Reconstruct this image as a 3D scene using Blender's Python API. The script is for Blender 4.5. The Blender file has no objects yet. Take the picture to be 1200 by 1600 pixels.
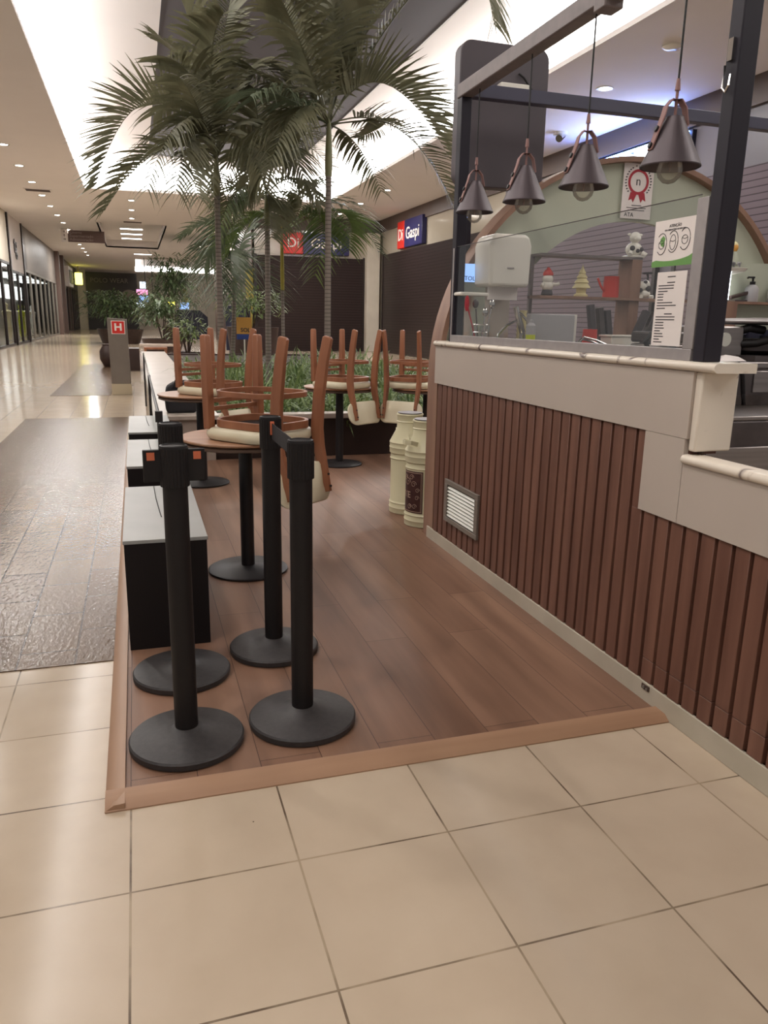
import bpy, math, random
from mathutils import Vector, Matrix
import numpy as np

random.seed(7)
PI = math.pi
sc = bpy.context.scene
C = sc.collection

# ------------------------------------------------------------------ camera
F_PX = 1199.6
YAW, PITCH, ROLL = 0.310010, 0.244194, -0.019069
CAM = np.array([0.08523, -1.66947, 1.34316])


def cam_axes():
    cy, sy, cp, sp = math.cos(YAW), math.sin(YAW), math.cos(PITCH), math.sin(PITCH)
    fw = np.array([sy * cp, cy * cp, -sp])
    rt = np.array([cy, -sy, 0.0])
    dn = np.cross(fw, rt)
    c, s = math.cos(ROLL), math.sin(ROLL)
    return c * rt + s * dn, -s * rt + c * dn, fw


RT, DN, FW = cam_axes()
cd = bpy.data.cameras.new('camera')
cam = bpy.data.objects.new('camera', cd)
C.objects.link(cam)
m = Matrix.Identity(4)
for i in range(3):
    m[i][0], m[i][1], m[i][2], m[i][3] = RT[i], -DN[i], -FW[i], CAM[i]
cam.matrix_world = m
cd.sensor_fit = 'HORIZONTAL'
cd.sensor_width = 36.0
cd.lens = 36.0 * F_PX / 1200.0
cd.clip_end = 300
cd.clip_start = 0.02
sc.camera = cam


def ray(u, v):
    return RT * ((u - 600) / F_PX) + DN * ((v - 800) / F_PX) + FW


def on_y(u, v, y):
    """world point seen at photo pixel (u, v) in the plane at depth y"""
    d = ray(u, v)
    return Vector(CAM + d * ((y - CAM[1]) / d[1]))


# ------------------------------------------------------------------ world, exposure
w = bpy.data.worlds.new('world')
sc.world = w
w.use_nodes = True
w.node_tree.nodes['Background'].inputs[0].default_value = (1.0, 0.97, 0.95, 1)
w.node_tree.nodes['Background'].inputs[1].default_value = 0.30
sc.view_settings.view_transform = 'Standard'
sc.view_settings.look = 'None'
sc.view_settings.exposure = 0.17
sc.view_settings.gamma = 1.0
sc.view_settings.use_curve_mapping = False
COVE_E = 8.0          # luminous cove faces
DOWN_E = 30.0         # downlight lenses


def area_lamp(name, loc, size, power, col, rot=(0, 0, 0), size_y=None):
    ld = bpy.data.lights.new(name, 'AREA')
    ld.energy = power
    ld.color = col
    ld.size = size
    if size_y:
        ld.shape = 'RECTANGLE'
        ld.size_y = size_y
    else:
        ld.shape = 'DISK'
    o = bpy.data.objects.new(name, ld)
    o.location = loc
    o.rotation_euler = rot
    C.objects.link(o)
    return o


# downlights' own light (the lenses themselves are built with the ceiling)
for x, y, p_ in ((-2.84, -1.6, 70), (-2.84, 4.4, 70), (-2.84, 10.4, 110), (-2.84, 16.4, 140), (8.23, 5.5, 60), (8.23, 12.0, 90), (8.23, 18.0, 110),
                 (-2.84, 24.35, 170), (-2.84, 33.2, 200), (-2.84, 42.05, 220), (-2.84, 53.85, 260), (0.22, 30.18, 170), (8.23, 27.3, 170), (4.2, 39.6, 200), (4.2, 48.6, 220)):
    area_lamp('downlight_lamp', (x, y, 5.44), 0.22, p_, (1.0, 0.97, 0.93))


# ------------------------------------------------------------------ materials
MATS = {}


def srgb(r, g, b):
    def f(c):
        c /= 255.0
        return c / 12.92 if c <= 0.04045 else ((c + 0.055) / 1.055) ** 2.4
    return (f(r), f(g), f(b), 1)


def pmat(name, col, rough=0.5, metal=0.0, spec=0.5, emit=None, estr=0.0, coat=0.0, trans=0.0, ior=1.45, alpha=1.0):
    mt = bpy.data.materials.new(name)
    mt.use_nodes = True
    b = mt.node_tree.nodes['Principled BSDF']
    b.inputs['Base Color'].default_value = col if len(col) == 4 else (*col, 1)
    b.inputs['Roughness'].default_value = rough
    b.inputs['Metallic'].default_value = metal
    b.inputs['Specular IOR Level'].default_value = spec
    b.inputs['Coat Weight'].default_value = coat
    b.inputs['Transmission Weight'].default_value = trans
    b.inputs['IOR'].default_value = ior
    b.inputs['Alpha'].default_value = alpha
    if emit:
        b.inputs['Emission Color'].default_value = emit if len(emit) == 4 else (*emit, 1)
        b.inputs['Emission Strength'].default_value = estr
    MATS[name] = mt
    return mt


def nodes_of(mt):
    nt = mt.node_tree
    return nt, nt.nodes, nt.links, nt.nodes['Principled BSDF']


def mottled(name, c1, c2, scale=6.0, rough=0.5, stretch=(1, 1, 1), bump=0.0, bscale=None, detail=6.0, **k):
    """two colours mixed by object-space noise"""
    mt = pmat(name, c1, rough, **k)
    nt, N, L, b = nodes_of(mt)
    tc = N.new('ShaderNodeTexCoord')
    mp = N.new('ShaderNodeMapping')
    mp.inputs['Scale'].default_value = stretch
    no = N.new('ShaderNodeTexNoise')
    no.inputs['Scale'].default_value = scale
    no.inputs['Detail'].default_value = detail
    rp = N.new('ShaderNodeValToRGB')
    rp.color_ramp.elements[0].position = 0.32
    rp.color_ramp.elements[1].position = 0.68
    rp.color_ramp.elements[0].color = c1
    rp.color_ramp.elements[1].color = c2
    L.new(tc.outputs['Object'], mp.inputs[0])
    L.new(mp.outputs[0], no.inputs['Vector'])
    L.new(no.outputs['Fac'], rp.inputs[0])
    L.new(rp.outputs[0], b.inputs['Base Color'])
    if bump:
        n2 = N.new('ShaderNodeTexNoise')
        n2.inputs['Scale'].default_value = bscale or scale * 4
        L.new(mp.outputs[0], n2.inputs['Vector'])
        bp = N.new('ShaderNodeBump')
        bp.inputs['Strength'].default_value = bump
        bp.inputs['Distance'].default_value = 0.01
        L.new(n2.outputs['Fac'], bp.inputs['Height'])
        L.new(bp.outputs[0], b.inputs['Normal'])
    return mt


def wood(name, c1, c2, axis='Z', rough=0.5, scale=9.0):
    st = {'X': (0.08, 1, 1), 'Y': (1, 0.08, 1), 'Z': (1, 1, 0.08)}[axis]
    return mottled(name, c1, c2, scale=scale, stretch=st, rough=rough, detail=9)


def planks(name, cols, plank_w, plank_l, rough, mortar, mcol, offset=0.5, along='Y', grain=True, relief=0.0, noise_mix=0.5):
    mt = pmat(name, cols[0], rough)
    nt, N, L, b = nodes_of(mt)
    tc = N.new('ShaderNodeTexCoord')
    mp = N.new('ShaderNodeMapping')
    if along == 'Y':
        mp.inputs['Rotation'].default_value = (0, 0, PI / 2)
    L.new(tc.outputs['Object'], mp.inputs[0])
    br = N.new('ShaderNodeTexBrick')
    br.offset = offset
    br.inputs['Color1'].default_value = cols[0]
    br.inputs['Color2'].default_value = cols[1]
    br.inputs['Mortar'].default_value = mcol
    br.inputs['Scale'].default_value = 1.0
    br.inputs['Mortar Size'].default_value = mortar
    br.inputs['Mortar Smooth'].default_value = 0.1
    br.inputs['Bias'].default_value = 0.0
    br.inputs['Brick Width'].default_value = plank_l
    br.inputs['Row Height'].default_value = plank_w
    L.new(mp.outputs[0], br.inputs['Vector'])
    m2 = N.new('ShaderNodeMapping')
    m2.inputs['Scale'].default_value = (0.16, 1.6, 1) if grain else (1, 1, 1)
    L.new(mp.outputs[0], m2.inputs[0])
    no = N.new('ShaderNodeTexNoise')
    no.inputs['Scale'].default_value = 5.0
    no.inputs['Detail'].default_value = 8.0
    L.new(m2.outputs[0], no.inputs['Vector'])
    rp = N.new('ShaderNodeValToRGB')
    rp.color_ramp.elements[0].position = 0.33
    rp.color_ramp.elements[1].position = 0.68
    rp.color_ramp.elements[0].color = cols[2]
    rp.color_ramp.elements[1].color = cols[3]
    L.new(no.outputs['Fac'], rp.inputs[0])
    mx = N.new('ShaderNodeMixRGB')
    mx.blend_type = 'MULTIPLY'
    mx.inputs[0].default_value = noise_mix
    L.new(br.outputs['Color'], mx.inputs[1])
    L.new(rp.outputs[0], mx.inputs[2])
    L.new(mx.outputs[0], b.inputs['Base Color'])
    bp = N.new('ShaderNodeBump')
    bp.inputs['Strength'].default_value = 0.5
    bp.inputs['Distance'].default_value = 0.002
    inv = N.new('ShaderNodeMath')
    inv.operation = 'SUBTRACT'
    inv.inputs[0].default_value = 1.0
    L.new(br.outputs['Fac'], inv.inputs[1])
    L.new(inv.outputs[0], bp.inputs['Height'])
    if relief:
        m3 = N.new('ShaderNodeMapping')
        m3.inputs['Scale'].default_value = (0.55, 1, 1)
        L.new(mp.outputs[0], m3.inputs[0])
        n3 = N.new('ShaderNodeTexNoise')
        n3.inputs['Scale'].default_value = 55.0
        n3.inputs['Detail'].default_value = 3.0
        L.new(m3.outputs[0], n3.inputs['Vector'])
        b2 = N.new('ShaderNodeBump')
        b2.inputs['Strength'].default_value = relief
        b2.inputs['Distance'].default_value = 0.006
        L.new(n3.outputs['Fac'], b2.inputs['Height'])
        L.new(bp.outputs[0], b2.inputs['Normal'])
        L.new(b2.outputs[0], b.inputs['Normal'])
    else:
        L.new(bp.outputs[0], b.inputs['Normal'])
    return mt


W1 = (1, 1, 1, 1)
planks('floor_tile', [srgb(196, 178, 156), srgb(192, 174, 152), (0.88, 0.86, 0.84, 1), W1], 0.41, 0.41, 0.15, 0.0028,
       srgb(132, 116, 98), offset=0.0, grain=False, noise_mix=0.6)
nt, N, L, b = nodes_of(MATS['floor_tile'])
gn = N.new('ShaderNodeTexNoise')
gn.inputs['Scale'].default_value = 3.5
gn.inputs['Detail'].default_value = 6.0
gr = N.new('ShaderNodeValToRGB')
gr.color_ramp.elements[0].position, gr.color_ramp.elements[0].color = 0.40, srgb(96, 80, 66)
gr.color_ramp.elements[1].position, gr.color_ramp.elements[1].color = 0.60, srgb(172, 154, 130)
tcn = [n_ for n_ in N if n_.type == 'TEX_COORD'][0]
L.new(tcn.outputs['Object'], gn.inputs['Vector'])
L.new(gn.outputs['Fac'], gr.inputs[0])
L.new(gr.outputs[0], [n_ for n_ in N if n_.type == 'TEX_BRICK'][0].inputs['Mortar'])
vo = N.new('ShaderNodeTexVoronoi')
vo.inputs['Scale'].default_value = 6.0
L.new(tcn.outputs['Object'], vo.inputs['Vector'])
lt_ = N.new('ShaderNodeMath')
lt_.operation = 'LESS_THAN'
lt_.inputs[1].default_value = 0.022
L.new(vo.outputs['Distance'], lt_.inputs[0])
sp_ = N.new('ShaderNodeSeparateColor')
L.new(vo.outputs['Color'], sp_.inputs[0])
gt_ = N.new('ShaderNodeMath')
gt_.operation = 'GREATER_THAN'
gt_.inputs[1].default_value = 0.72
L.new(sp_.outputs[0], gt_.inputs[0])
ml_ = N.new('ShaderNodeMath')
ml_.operation = 'MULTIPLY'
L.new(lt_.outputs[0], ml_.inputs[0])
L.new(gt_.outputs[0], ml_.inputs[1])
md_ = N.new('ShaderNodeMixRGB')
L.new(ml_.outputs[0], md_.inputs[0])
L.new(b.inputs['Base Color'].links[0].from_socket, md_.inputs[1])
md_.inputs[2].default_value = srgb(92, 76, 64)
L.new(md_.outputs[0], b.inputs['Base Color'])
planks('inlay_tile', [srgb(112, 89, 68), srgb(102, 80, 61), (0.75, 0.75, 0.75, 1), W1], 0.215, 0.43, 0.17, 0.004,
       srgb(84, 70, 58), relief=0.5, noise_mix=0.7)
MATS['inlay_tile'].node_tree.nodes['Principled BSDF'].inputs['Specular IOR Level'].default_value = 0.2
planks('plank_floor', [srgb(152, 117, 95), srgb(136, 101, 81), (0.60, 0.57, 0.55, 1), W1], 0.19, 1.25, 0.42, 0.0012,
       srgb(80, 54, 42), offset=0.37, noise_mix=1.0)
wood('trim_wood', srgb(172, 136, 108), srgb(152, 116, 90), 'Y', 0.45)
wood('slat_wood', srgb(121, 84, 69), srgb(95, 62, 50), 'Z', 0.5, 14)
pmat('slat_backing', srgb(84, 48, 36), 0.7)
wood('arch_wood', srgb(150, 116, 96), srgb(126, 94, 78), 'Z', 0.5)
wood('chair_wood', srgb(160, 106, 76), srgb(136, 86, 60), 'Z', 0.35, 12)
wood('table_wood', srgb(178, 134, 104), srgb(148, 106, 80), 'X', 0.35)
pmat('table_edge', srgb(92, 72, 60), 0.4)
mottled('cream_vinyl', srgb(222, 212, 184), srgb(214, 203, 174), 8, 0.42)
mottled('black_powder', srgb(58, 54, 53), srgb(50, 46, 46), 60, 0.5, bump=0.08, bscale=300)
pmat('black_plastic', srgb(27, 23, 23), 0.5, spec=0.35)
pmat('black_metal', srgb(32, 27, 28), 0.45)
pmat('black_matte', srgb(27, 21, 21), 0.6, spec=0.3)
pmat('strap_web', srgb(36, 32, 34), 0.8)
pmat('orange_tag', srgb(196, 104, 70), 0.6)
mottled('box_top', srgb(164, 164, 160), srgb(156, 156, 152), 4, 0.4)
mottled('white_panel', srgb(184, 171, 159), srgb(180, 167, 155), 3, 0.45)
pmat('panel_gap', srgb(70, 52, 42), 0.8)
mottled('skirting', srgb(184, 174, 156), srgb(172, 162, 144), 5, 0.4)
mottled('frame_grey', srgb(164, 156, 154), srgb(154, 147, 145), 20, 0.45, metal=0.3)
mottled('beam_grey', srgb(118, 106, 104), srgb(108, 98, 96), 20, 0.5)
pmat('post_dark', srgb(36, 32, 40), 0.5, spec=0.3)
pmat('cross_beam', srgb(66, 64, 80), 0.5)
mottled('green_panel', srgb(186, 188, 168), srgb(180, 183, 164), 4, 0.6)
pmat('chrome', srgb(200, 196, 192), 0.18, metal=1.0)
mottled('steel', srgb(150, 142, 138), srgb(132, 124, 122), 8, 0.32, stretch=(0.2, 1, 6), metal=0.85)
mottled('steel_dark', srgb(96, 88, 86), srgb(78, 70, 70), 9, 0.4, metal=0.6)
pmat('alu', srgb(140, 132, 122), 0.4, metal=0.5)
pmat('alu_light', srgb(196, 194, 184), 0.4, metal=0.2)
pmat('white_plastic', srgb(226, 220, 208), 0.25)
pmat('white_paper', srgb(226, 216, 210), 0.7)
pmat('ink', srgb(70, 64, 66), 0.8)
pmat('green_print', srgb(104, 150, 80), 0.7)
pmat('red_print', srgb(168, 52, 62), 0.7)
pmat('red_plastic', srgb(196, 60, 50), 0.4)
pmat('lime', srgb(200, 208, 40), 0.3)
pmat('yellow_ceramic', srgb(226, 212, 160), 0.5)
pmat('grey_board', srgb(170, 166, 166), 0.4)
pmat('lamp_shade', srgb(80, 70, 73), 0.45, metal=0.35)
pmat('lamp_leather', srgb(140, 104, 98), 0.6)
pmat('can_cream', srgb(206, 198, 164), 0.4)
pmat('can_lid', srgb(84, 78, 80), 0.35, metal=0.5)
mottled('can_label', srgb(58, 32, 30), srgb(74, 44, 40), 30, 0.5)
pmat('label_print', srgb(178, 152, 132), 0.6)
mottled('ceiling_paint', srgb(230, 223, 219), srgb(227, 220, 216), 1, 0.8)
mottled('wall_cream', srgb(204, 194, 178), srgb(196, 186, 170), 2, 0.5)
pmat('fascia_gloss', srgb(170, 160, 144), 0.12)
pmat('fascia_dark', srgb(98, 92, 98), 0.4)
pmat('brown_band', srgb(88, 74, 68), 0.5)
pmat('skylight_glass', srgb(84, 80, 84), 0.7)
mottled('pillar_grey', srgb(118, 108, 98), srgb(110, 100, 90), 3, 0.45)
pmat('plinth', srgb(186, 172, 146), 0.4)
pmat('sign_red', srgb(206, 44, 34), 0.4)
pmat('sign_white', srgb(236, 228, 220), 0.4)
pmat('sign_brown', srgb(104, 82, 76), 0.5)
pmat('sign_lettering', srgb(160, 144, 138), 0.5)
mottled('bench_stone', srgb(184, 170, 158), srgb(174, 160, 148), 5, 0.3)
mottled('planter_wall', srgb(58, 40, 34), srgb(48, 33, 28), 4, 0.5)
mottled('soil', srgb(58, 46, 36), srgb(44, 34, 27), 20, 0.9)
pmat('led_white', (1, 1, 1, 1), 0.5, emit=(1, 0.98, 0.96), estr=COVE_E)
pmat('down_lens', (1, 1, 1, 1), 0.5, emit=(1, 0.95, 0.88), estr=DOWN_E)
pmat('strip_lens', (1, 1, 1, 1), 0.5, emit=(1, 0.95, 0.9), estr=6.0)
pmat('blue_neon', (1, 1, 1, 1), 0.5, emit=(0.12, 0.28, 1.0), estr=80.0)
pmat('neon_white', (1, 1, 1, 1), 0.5, emit=(0.85, 0.93, 1.0), estr=9.0)
pmat('yellow_lit', (1, 1, 0.2, 1), 0.5, emit=(1.0, 0.92, 0.12), estr=5.0)
pmat('screen_blue', (0.2, 0.3, 0.6, 1), 0.4, emit=(0.3, 0.5, 0.95), estr=1.2)
pmat('screen_white', (0.2, 0.3, 0.6, 1), 0.4, emit=(0.8, 0.9, 1.0), estr=1.6)
pmat('screen_pink', (0.6, 0.3, 0.6, 1), 0.4, emit=(1.0, 0.35, 0.6), estr=1.2)
pmat('shop_lit', (1, 1, 1, 1), 0.5, emit=(0.95, 1.0, 0.98), estr=4.0)
mottled('shop_interior', srgb(120, 118, 110), srgb(60, 56, 54), 1.2, 0.6)
pmat('shop_dark', srgb(44, 38, 38), 0.4)
pmat('mullion', srgb(52, 44, 42), 0.35, metal=0.3)
pmat('brown_pilaster', srgb(104, 84, 76), 0.4)
pmat('navy', srgb(30, 30, 48), 0.5)
pmat('navy_gaspi', srgb(40, 38, 84), 0.4)
pmat('yellow_paint', srgb(132, 120, 56), 0.5)
pmat('orange_sign', srgb(214, 156, 76), 0.5)
pmat('blue_sign', srgb(50, 72, 140), 0.5)
mottled('pot_brown', srgb(66, 48, 42), srgb(54, 39, 34), 6, 0.5)
wood('bag_cloth', srgb(40, 37, 40), srgb(33, 30, 33), 'X', 0.8)
# marble with grey veins
mt = pmat('marble', srgb(218, 206, 190), 0.25)
nt, N, L, b = nodes_of(mt)
tc = N.new('ShaderNodeTexCoord')
no = N.new('ShaderNodeTexNoise')
no.inputs['Scale'].default_value = 8.0
no.inputs['Detail'].default_value = 3.0
no.inputs['Distortion'].default_value = 1.0
rp = N.new('ShaderNodeValToRGB')
e = rp.color_ramp.elements
e[0].position, e[0].color = 0.57, srgb(222, 210, 194)
e[1].position, e[1].color = 0.66, srgb(120, 106, 100)
e2 = rp.color_ramp.elements.new(0.61)
e2.color = srgb(206, 192, 176)
L.new(tc.outputs['Object'], no.inputs['Vector'])
L.new(no.outputs['Fac'], rp.inputs[0])
L.new(rp.outputs[0], b.inputs['Base Color'])
# ringed palm trunk
mt = pmat('palm_trunk', srgb(150, 128, 108), 0.7)
nt, N, L, b = nodes_of(mt)
tc = N.new('ShaderNodeTexCoord')
wv = N.new('ShaderNodeTexWave')
wv.bands_direction = 'Z'
wv.inputs['Scale'].default_value = 6.5
wv.inputs['Distortion'].default_value = 0.6
rp = N.new('ShaderNodeValToRGB')
e = rp.color_ramp.elements
e[0].position, e[0].color = 0.05, srgb(92, 82, 74)
e[1].position, e[1].color = 0.25, srgb(126, 114, 104)
L.new(tc.outputs['Object'], wv.inputs['Vector'])
L.new(wv.outputs['Fac'], rp.inputs[0])
L.new(rp.outputs[0], b.inputs['Base Color'])
mottled('crownshaft', srgb(132, 128, 92), srgb(110, 112, 76), 6, 0.5)
mottled('crownshaft_yellow', srgb(170, 152, 60), srgb(140, 130, 56), 6, 0.5)
mottled('palm_leaf', srgb(118, 114, 88), srgb(88, 88, 66), 3, 0.5)
mottled('palm_leaf_fresh', srgb(108, 122, 62), srgb(76, 92, 50), 3, 0.5)
mottled('palm_leaf_grey', srgb(104, 112, 88), srgb(80, 88, 68), 3, 0.5)
mottled('cover_leaf', srgb(136, 152, 96), srgb(76, 98, 56), 5, 0.5)
mottled('shrub_leaf', srgb(92, 110, 70), srgb(60, 74, 50), 4, 0.5)
mottled('shrub_leaf_light', srgb(110, 126, 70), srgb(70, 86, 48), 4, 0.5)

for k_ in ('palm_leaf', 'palm_leaf_fresh', 'palm_leaf_grey', 'cover_leaf', 'shrub_leaf', 'shrub_leaf_light'):
    nt, N, L, b = nodes_of(MATS[k_])
    tl = N.new('ShaderNodeBsdfTranslucent')
    L.new(b.inputs['Base Color'].links[0].from_socket, tl.inputs[0])
    ms = N.new('ShaderNodeMixShader')
    ms.inputs[0].default_value = 0.28
    L.new(b.outputs[0], ms.inputs[1])
    L.new(tl.outputs[0], ms.inputs[2])
    L.new(ms.outputs[0], N['Material Output'].inputs[0])


def shutter_mat(name, c, pitch):
    mt = pmat(name, c, 0.5, metal=0.2)
    nt, N, L, b = nodes_of(mt)
    tc = N.new('ShaderNodeTexCoord')
    wv = N.new('ShaderNodeTexWave')
    wv.bands_direction = 'Z'
    wv.wave_profile = 'SAW'
    wv.inputs['Scale'].default_value = 0.314159 / pitch
    wv.inputs['Distortion'].default_value = 0.0
    bp = N.new('ShaderNodeBump')
    bp.inputs['Strength'].default_value = 1.0
    bp.inputs['Distance'].default_value = 0.03
    L.new(tc.outputs['Object'], wv.inputs['Vector'])
    L.new(wv.outputs['Fac'], bp.inputs['Height'])
    L.new(bp.outputs[0], b.inputs['Normal'])
    rp = N.new('ShaderNodeValToRGB')
    e = rp.color_ramp.elements
    e[0].position, e[0].color = 0.10, (c[0] * 0.32, c[1] * 0.32, c[2] * 0.32, 1)
    e[1].position, e[1].color = 0.22, c
    L.new(wv.outputs['Fac'], rp.inputs[0])
    L.new(rp.outputs[0], b.inputs['Base Color'])
    return mt


shutter_mat('shutter_dark', srgb(52, 40, 40), 0.11)
shutter_mat('shutter_grey', srgb(118, 106, 114), 0.115)


def glass_mat(name, tint, strength):
    """thin clear sheet: mostly see-through, a little mirror"""
    mt = bpy.data.materials.new(name)
    mt.use_nodes = True
    nt = mt.node_tree
    nt.nodes.clear()
    out = nt.nodes.new('ShaderNodeOutputMaterial')
    tr = nt.nodes.new('ShaderNodeBsdfTransparent')
    tr.inputs[0].default_value = tint
    gl = nt.nodes.new('ShaderNodeBsdfGlossy')
    gl.inputs['Roughness'].default_value = 0.03
    fr = nt.nodes.new('ShaderNodeFresnel')
    fr.inputs[0].default_value = 1.45
    mu = nt.nodes.new('ShaderNodeMath')
    mu.operation = 'MULTIPLY'
    mu.inputs[1].default_value = strength
    mx = nt.nodes.new('ShaderNodeMixShader')
    nt.links.new(fr.outputs[0], mu.inputs[0])
    nt.links.new(mu.outputs[0], mx.inputs[0])
    nt.links.new(tr.outputs[0], mx.inputs[1])
    nt.links.new(gl.outputs[0], mx.inputs[2])
    nt.links.new(mx.outputs[0], out.inputs[0])
    MATS[name] = mt
    return mt


glass_mat('clear_glass', (0.93, 0.935, 0.93, 1), 0.14)
glass_mat('bulb_glass', (0.95, 0.93, 0.90, 1), 0.7)
nt = MATS['bulb_glass'].node_tree
df = nt.nodes.new('ShaderNodeBsdfDiffuse')
df.inputs[0].default_value = (0.85, 0.8, 0.72, 1)
m2_ = nt.nodes.new('ShaderNodeMixShader')
m2_.inputs[0].default_value = 0.14
out = nt.nodes['Material Output']
src = out.inputs[0].links[0].from_socket
nt.links.new(src, m2_.inputs[1])
nt.links.new(df.outputs[0], m2_.inputs[2])
nt.links.new(m2_.outputs[0], out.inputs[0])
glass_mat('shop_glass', (0.8, 0.81, 0.81, 1), 0.5)


# ------------------------------------------------------------------ mesh builder
class MB:
    def __init__(self):
        self.v, self.f = [], []

    def add(self, vs, fs, M=None):
        n = len(self.v)
        for p in vs:
            p = Vector(p)
            self.v.append(tuple(M @ p) if M is not None else tuple(p))
        self.f += [tuple(n + i for i in q) for q in fs]
        return self

    def box(self, x0, x1, y0, y1, z0, z1, M=None):
        vs = [(x0, y0, z0), (x1, y0, z0), (x1, y1, z0), (x0, y1, z0), (x0, y0, z1), (x1, y0, z1), (x1, y1, z1), (x0, y1, z1)]
        fs = [(0, 3, 2, 1), (4, 5, 6, 7), (0, 1, 5, 4), (1, 2, 6, 5), (2, 3, 7, 6), (3, 0, 4, 7)]
        return self.add(vs, fs, M)

    def lathe(self, prof, n=32, M=None, a0=0.0, a1=2 * PI, cap=True):
        full = abs(a1 - a0 - 2 * PI) < 1e-6
        cnt = n if full else n + 1
        vs, fs = [], []
        for r, z in prof:
            for k in range(cnt):
                a = a0 + (a1 - a0) * k / n
                vs.append((r * math.cos(a), r * math.sin(a), z))
        for i in range(len(prof) - 1):
            for k in range(n):
                k2 = (k + 1) % cnt
                fs.append((i * cnt + k, i * cnt + k2, (i + 1) * cnt + k2, (i + 1) * cnt + k))
        if full and cap:
            if prof[0][0] > 1e-5:
                fs.append(tuple(range(cnt - 1, -1, -1)))
            if prof[-1][0] > 1e-5:
                o = (len(prof) - 1) * cnt
                fs.append(tuple(o + k for k in range(cnt)))
        return self.add(vs, fs, M)

    def cyl(self, p0, p1, r0, r1=None, n=16):
        r1 = r0 if r1 is None else r1
        p0, p1 = Vector(p0), Vector(p1)
        d = p1 - p0
        q = d.to_track_quat('Z', 'Y').to_matrix().to_4x4()
        M = Matrix.Translation(p0) @ q
        return self.lathe([(r0, 0), (r1, d.length)], n, M)

    def tube(self, path, r, n=8, closed=False):
        return self.sweep(path, [(r * math.cos(2 * PI * k / n), r * math.sin(2 * PI * k / n)) for k in range(n)], closed)

    def sweep(self, path, sect, closed=False, up=(0, 0, 1), scales=None):
        """sect in (side, up) coordinates swept along path"""
        P = [Vector(p) for p in path]
        n, s = len(P), len(sect)
        vs, fs = [], []
        up = Vector(up)
        for i in range(n):
            a = P[(i - 1) % n] if (closed or i > 0) else P[i]
            c = P[(i + 1) % n] if (closed or i < n - 1) else P[i]
            t = (c - a).normalized()
            u = up if abs(t.dot(up)) < 0.98 else Vector((0, 1, 0.01))
            sd = t.cross(u).normalized()
            uu = sd.cross(t).normalized()
            k = scales[i] if scales else 1.0
            for x, z in sect:
                vs.append(P[i] + sd * x * k + uu * z * k)
        m_ = n if closed else n - 1
        for i in range(m_):
            j = (i + 1) % n
            for k in range(s):
                k2 = (k + 1) % s
                fs.append((i * s + k, i * s + k2, j * s + k2, j * s + k))
        if not closed:
            fs.append(tuple(range(s - 1, -1, -1)))
            fs.append(tuple((n - 1) * s + k for k in range(s)))
        return self.add(vs, fs)

    def prism(self, poly, axis, a, bb, M=None):
        """poly of 2-D points extruded along axis from a to bb"""
        n = len(poly)
        def mk(p, t):
            return {'x': (t, p[0], p[1]), 'y': (p[0], t, p[1]), 'z': (p[0], p[1], t)}[axis]
        vs = [mk(p, a) for p in poly] + [mk(p, bb) for p in poly]
        fs = [tuple(range(n)), tuple(range(2 * n - 1, n - 1, -1))]
        fs += [(i, i + n, (i + 1) % n + n, (i + 1) % n) for i in range(n)]
        return self.add(vs, fs, M)

    def ball(self, c, r, n=14, k=9):
        r = r if isinstance(r, (tuple, list)) else (r, r, r)
        prof = [(math.sin(PI * i / k), -math.cos(PI * i / k)) for i in range(k + 1)]
        M = Matrix.Translation(Vector(c)) @ Matrix.Diagonal((r[0], r[1], r[2], 1))
        return self.lathe([(max(a, 1e-4), z) for a, z in prof], n, M)

    def build(self, name, mat, parent=None, bevel=0.0, smooth=True, loc=None, segs=2):
        me = bpy.data.meshes.new(name)
        me.from_pydata(self.v, [], self.f)
        me.validate()
        me.update()
        me.materials.append(MATS[mat])
        import bmesh
        bm = bmesh.new()
        bm.from_mesh(me)
        bmesh.ops.recalc_face_normals(bm, faces=bm.faces)
        bm.to_mesh(me)
        bm.free()
        if smooth:
            me.polygons.foreach_set('use_smooth', [True] * len(me.polygons))
            me.set_sharp_from_angle(angle=math.radians(38))
        o = bpy.data.objects.new(name, me)
        C.objects.link(o)
        if parent:
            o.parent = parent
        if loc:
            o.location = loc
        if bevel:
            md = o.modifiers.new('bevel', 'BEVEL')
            md.width = bevel
            md.segments = segs
            md.limit_method = 'ANGLE'
            md.angle_limit = math.radians(40)
        return o


def B(*a):
    return MB().box(*a)


def tag(o, label=None, cat=None, group=None, kind=None):
    if label:
        o['label'] = label
    if cat:
        o['category'] = cat
    if group:
        o['group'] = group
    if kind:
        o['kind'] = kind
    return o


def thing(name, label, cat, loc=(0, 0, 0), rz=0.0, group=None):
    o = bpy.data.objects.new(name, None)
    o.empty_display_size = 0.1
    C.objects.link(o)
    o.location = loc
    o.rotation_euler = (0, 0, rz)
    return tag(o, label, cat, group)


def struct(o, label=None):
    o['kind'] = 'structure'
    if label:
        o['label'] = label
    return o


def dup(root, loc, rz=None, label=None, scale=None):
    def cp(o, par):
        c = o.copy()
        C.objects.link(c)
        c.parent = par
        for ch in [x for x in bpy.data.objects if x.parent == o]:
            cp(ch, c)
        return c
    r = cp(root, None)
    r.location = loc
    if rz is not None:
        r.rotation_euler = (0, 0, rz)
    if scale:
        r.scale = (scale,) * 3
    if label:
        r['label'] = label
    return r


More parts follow.
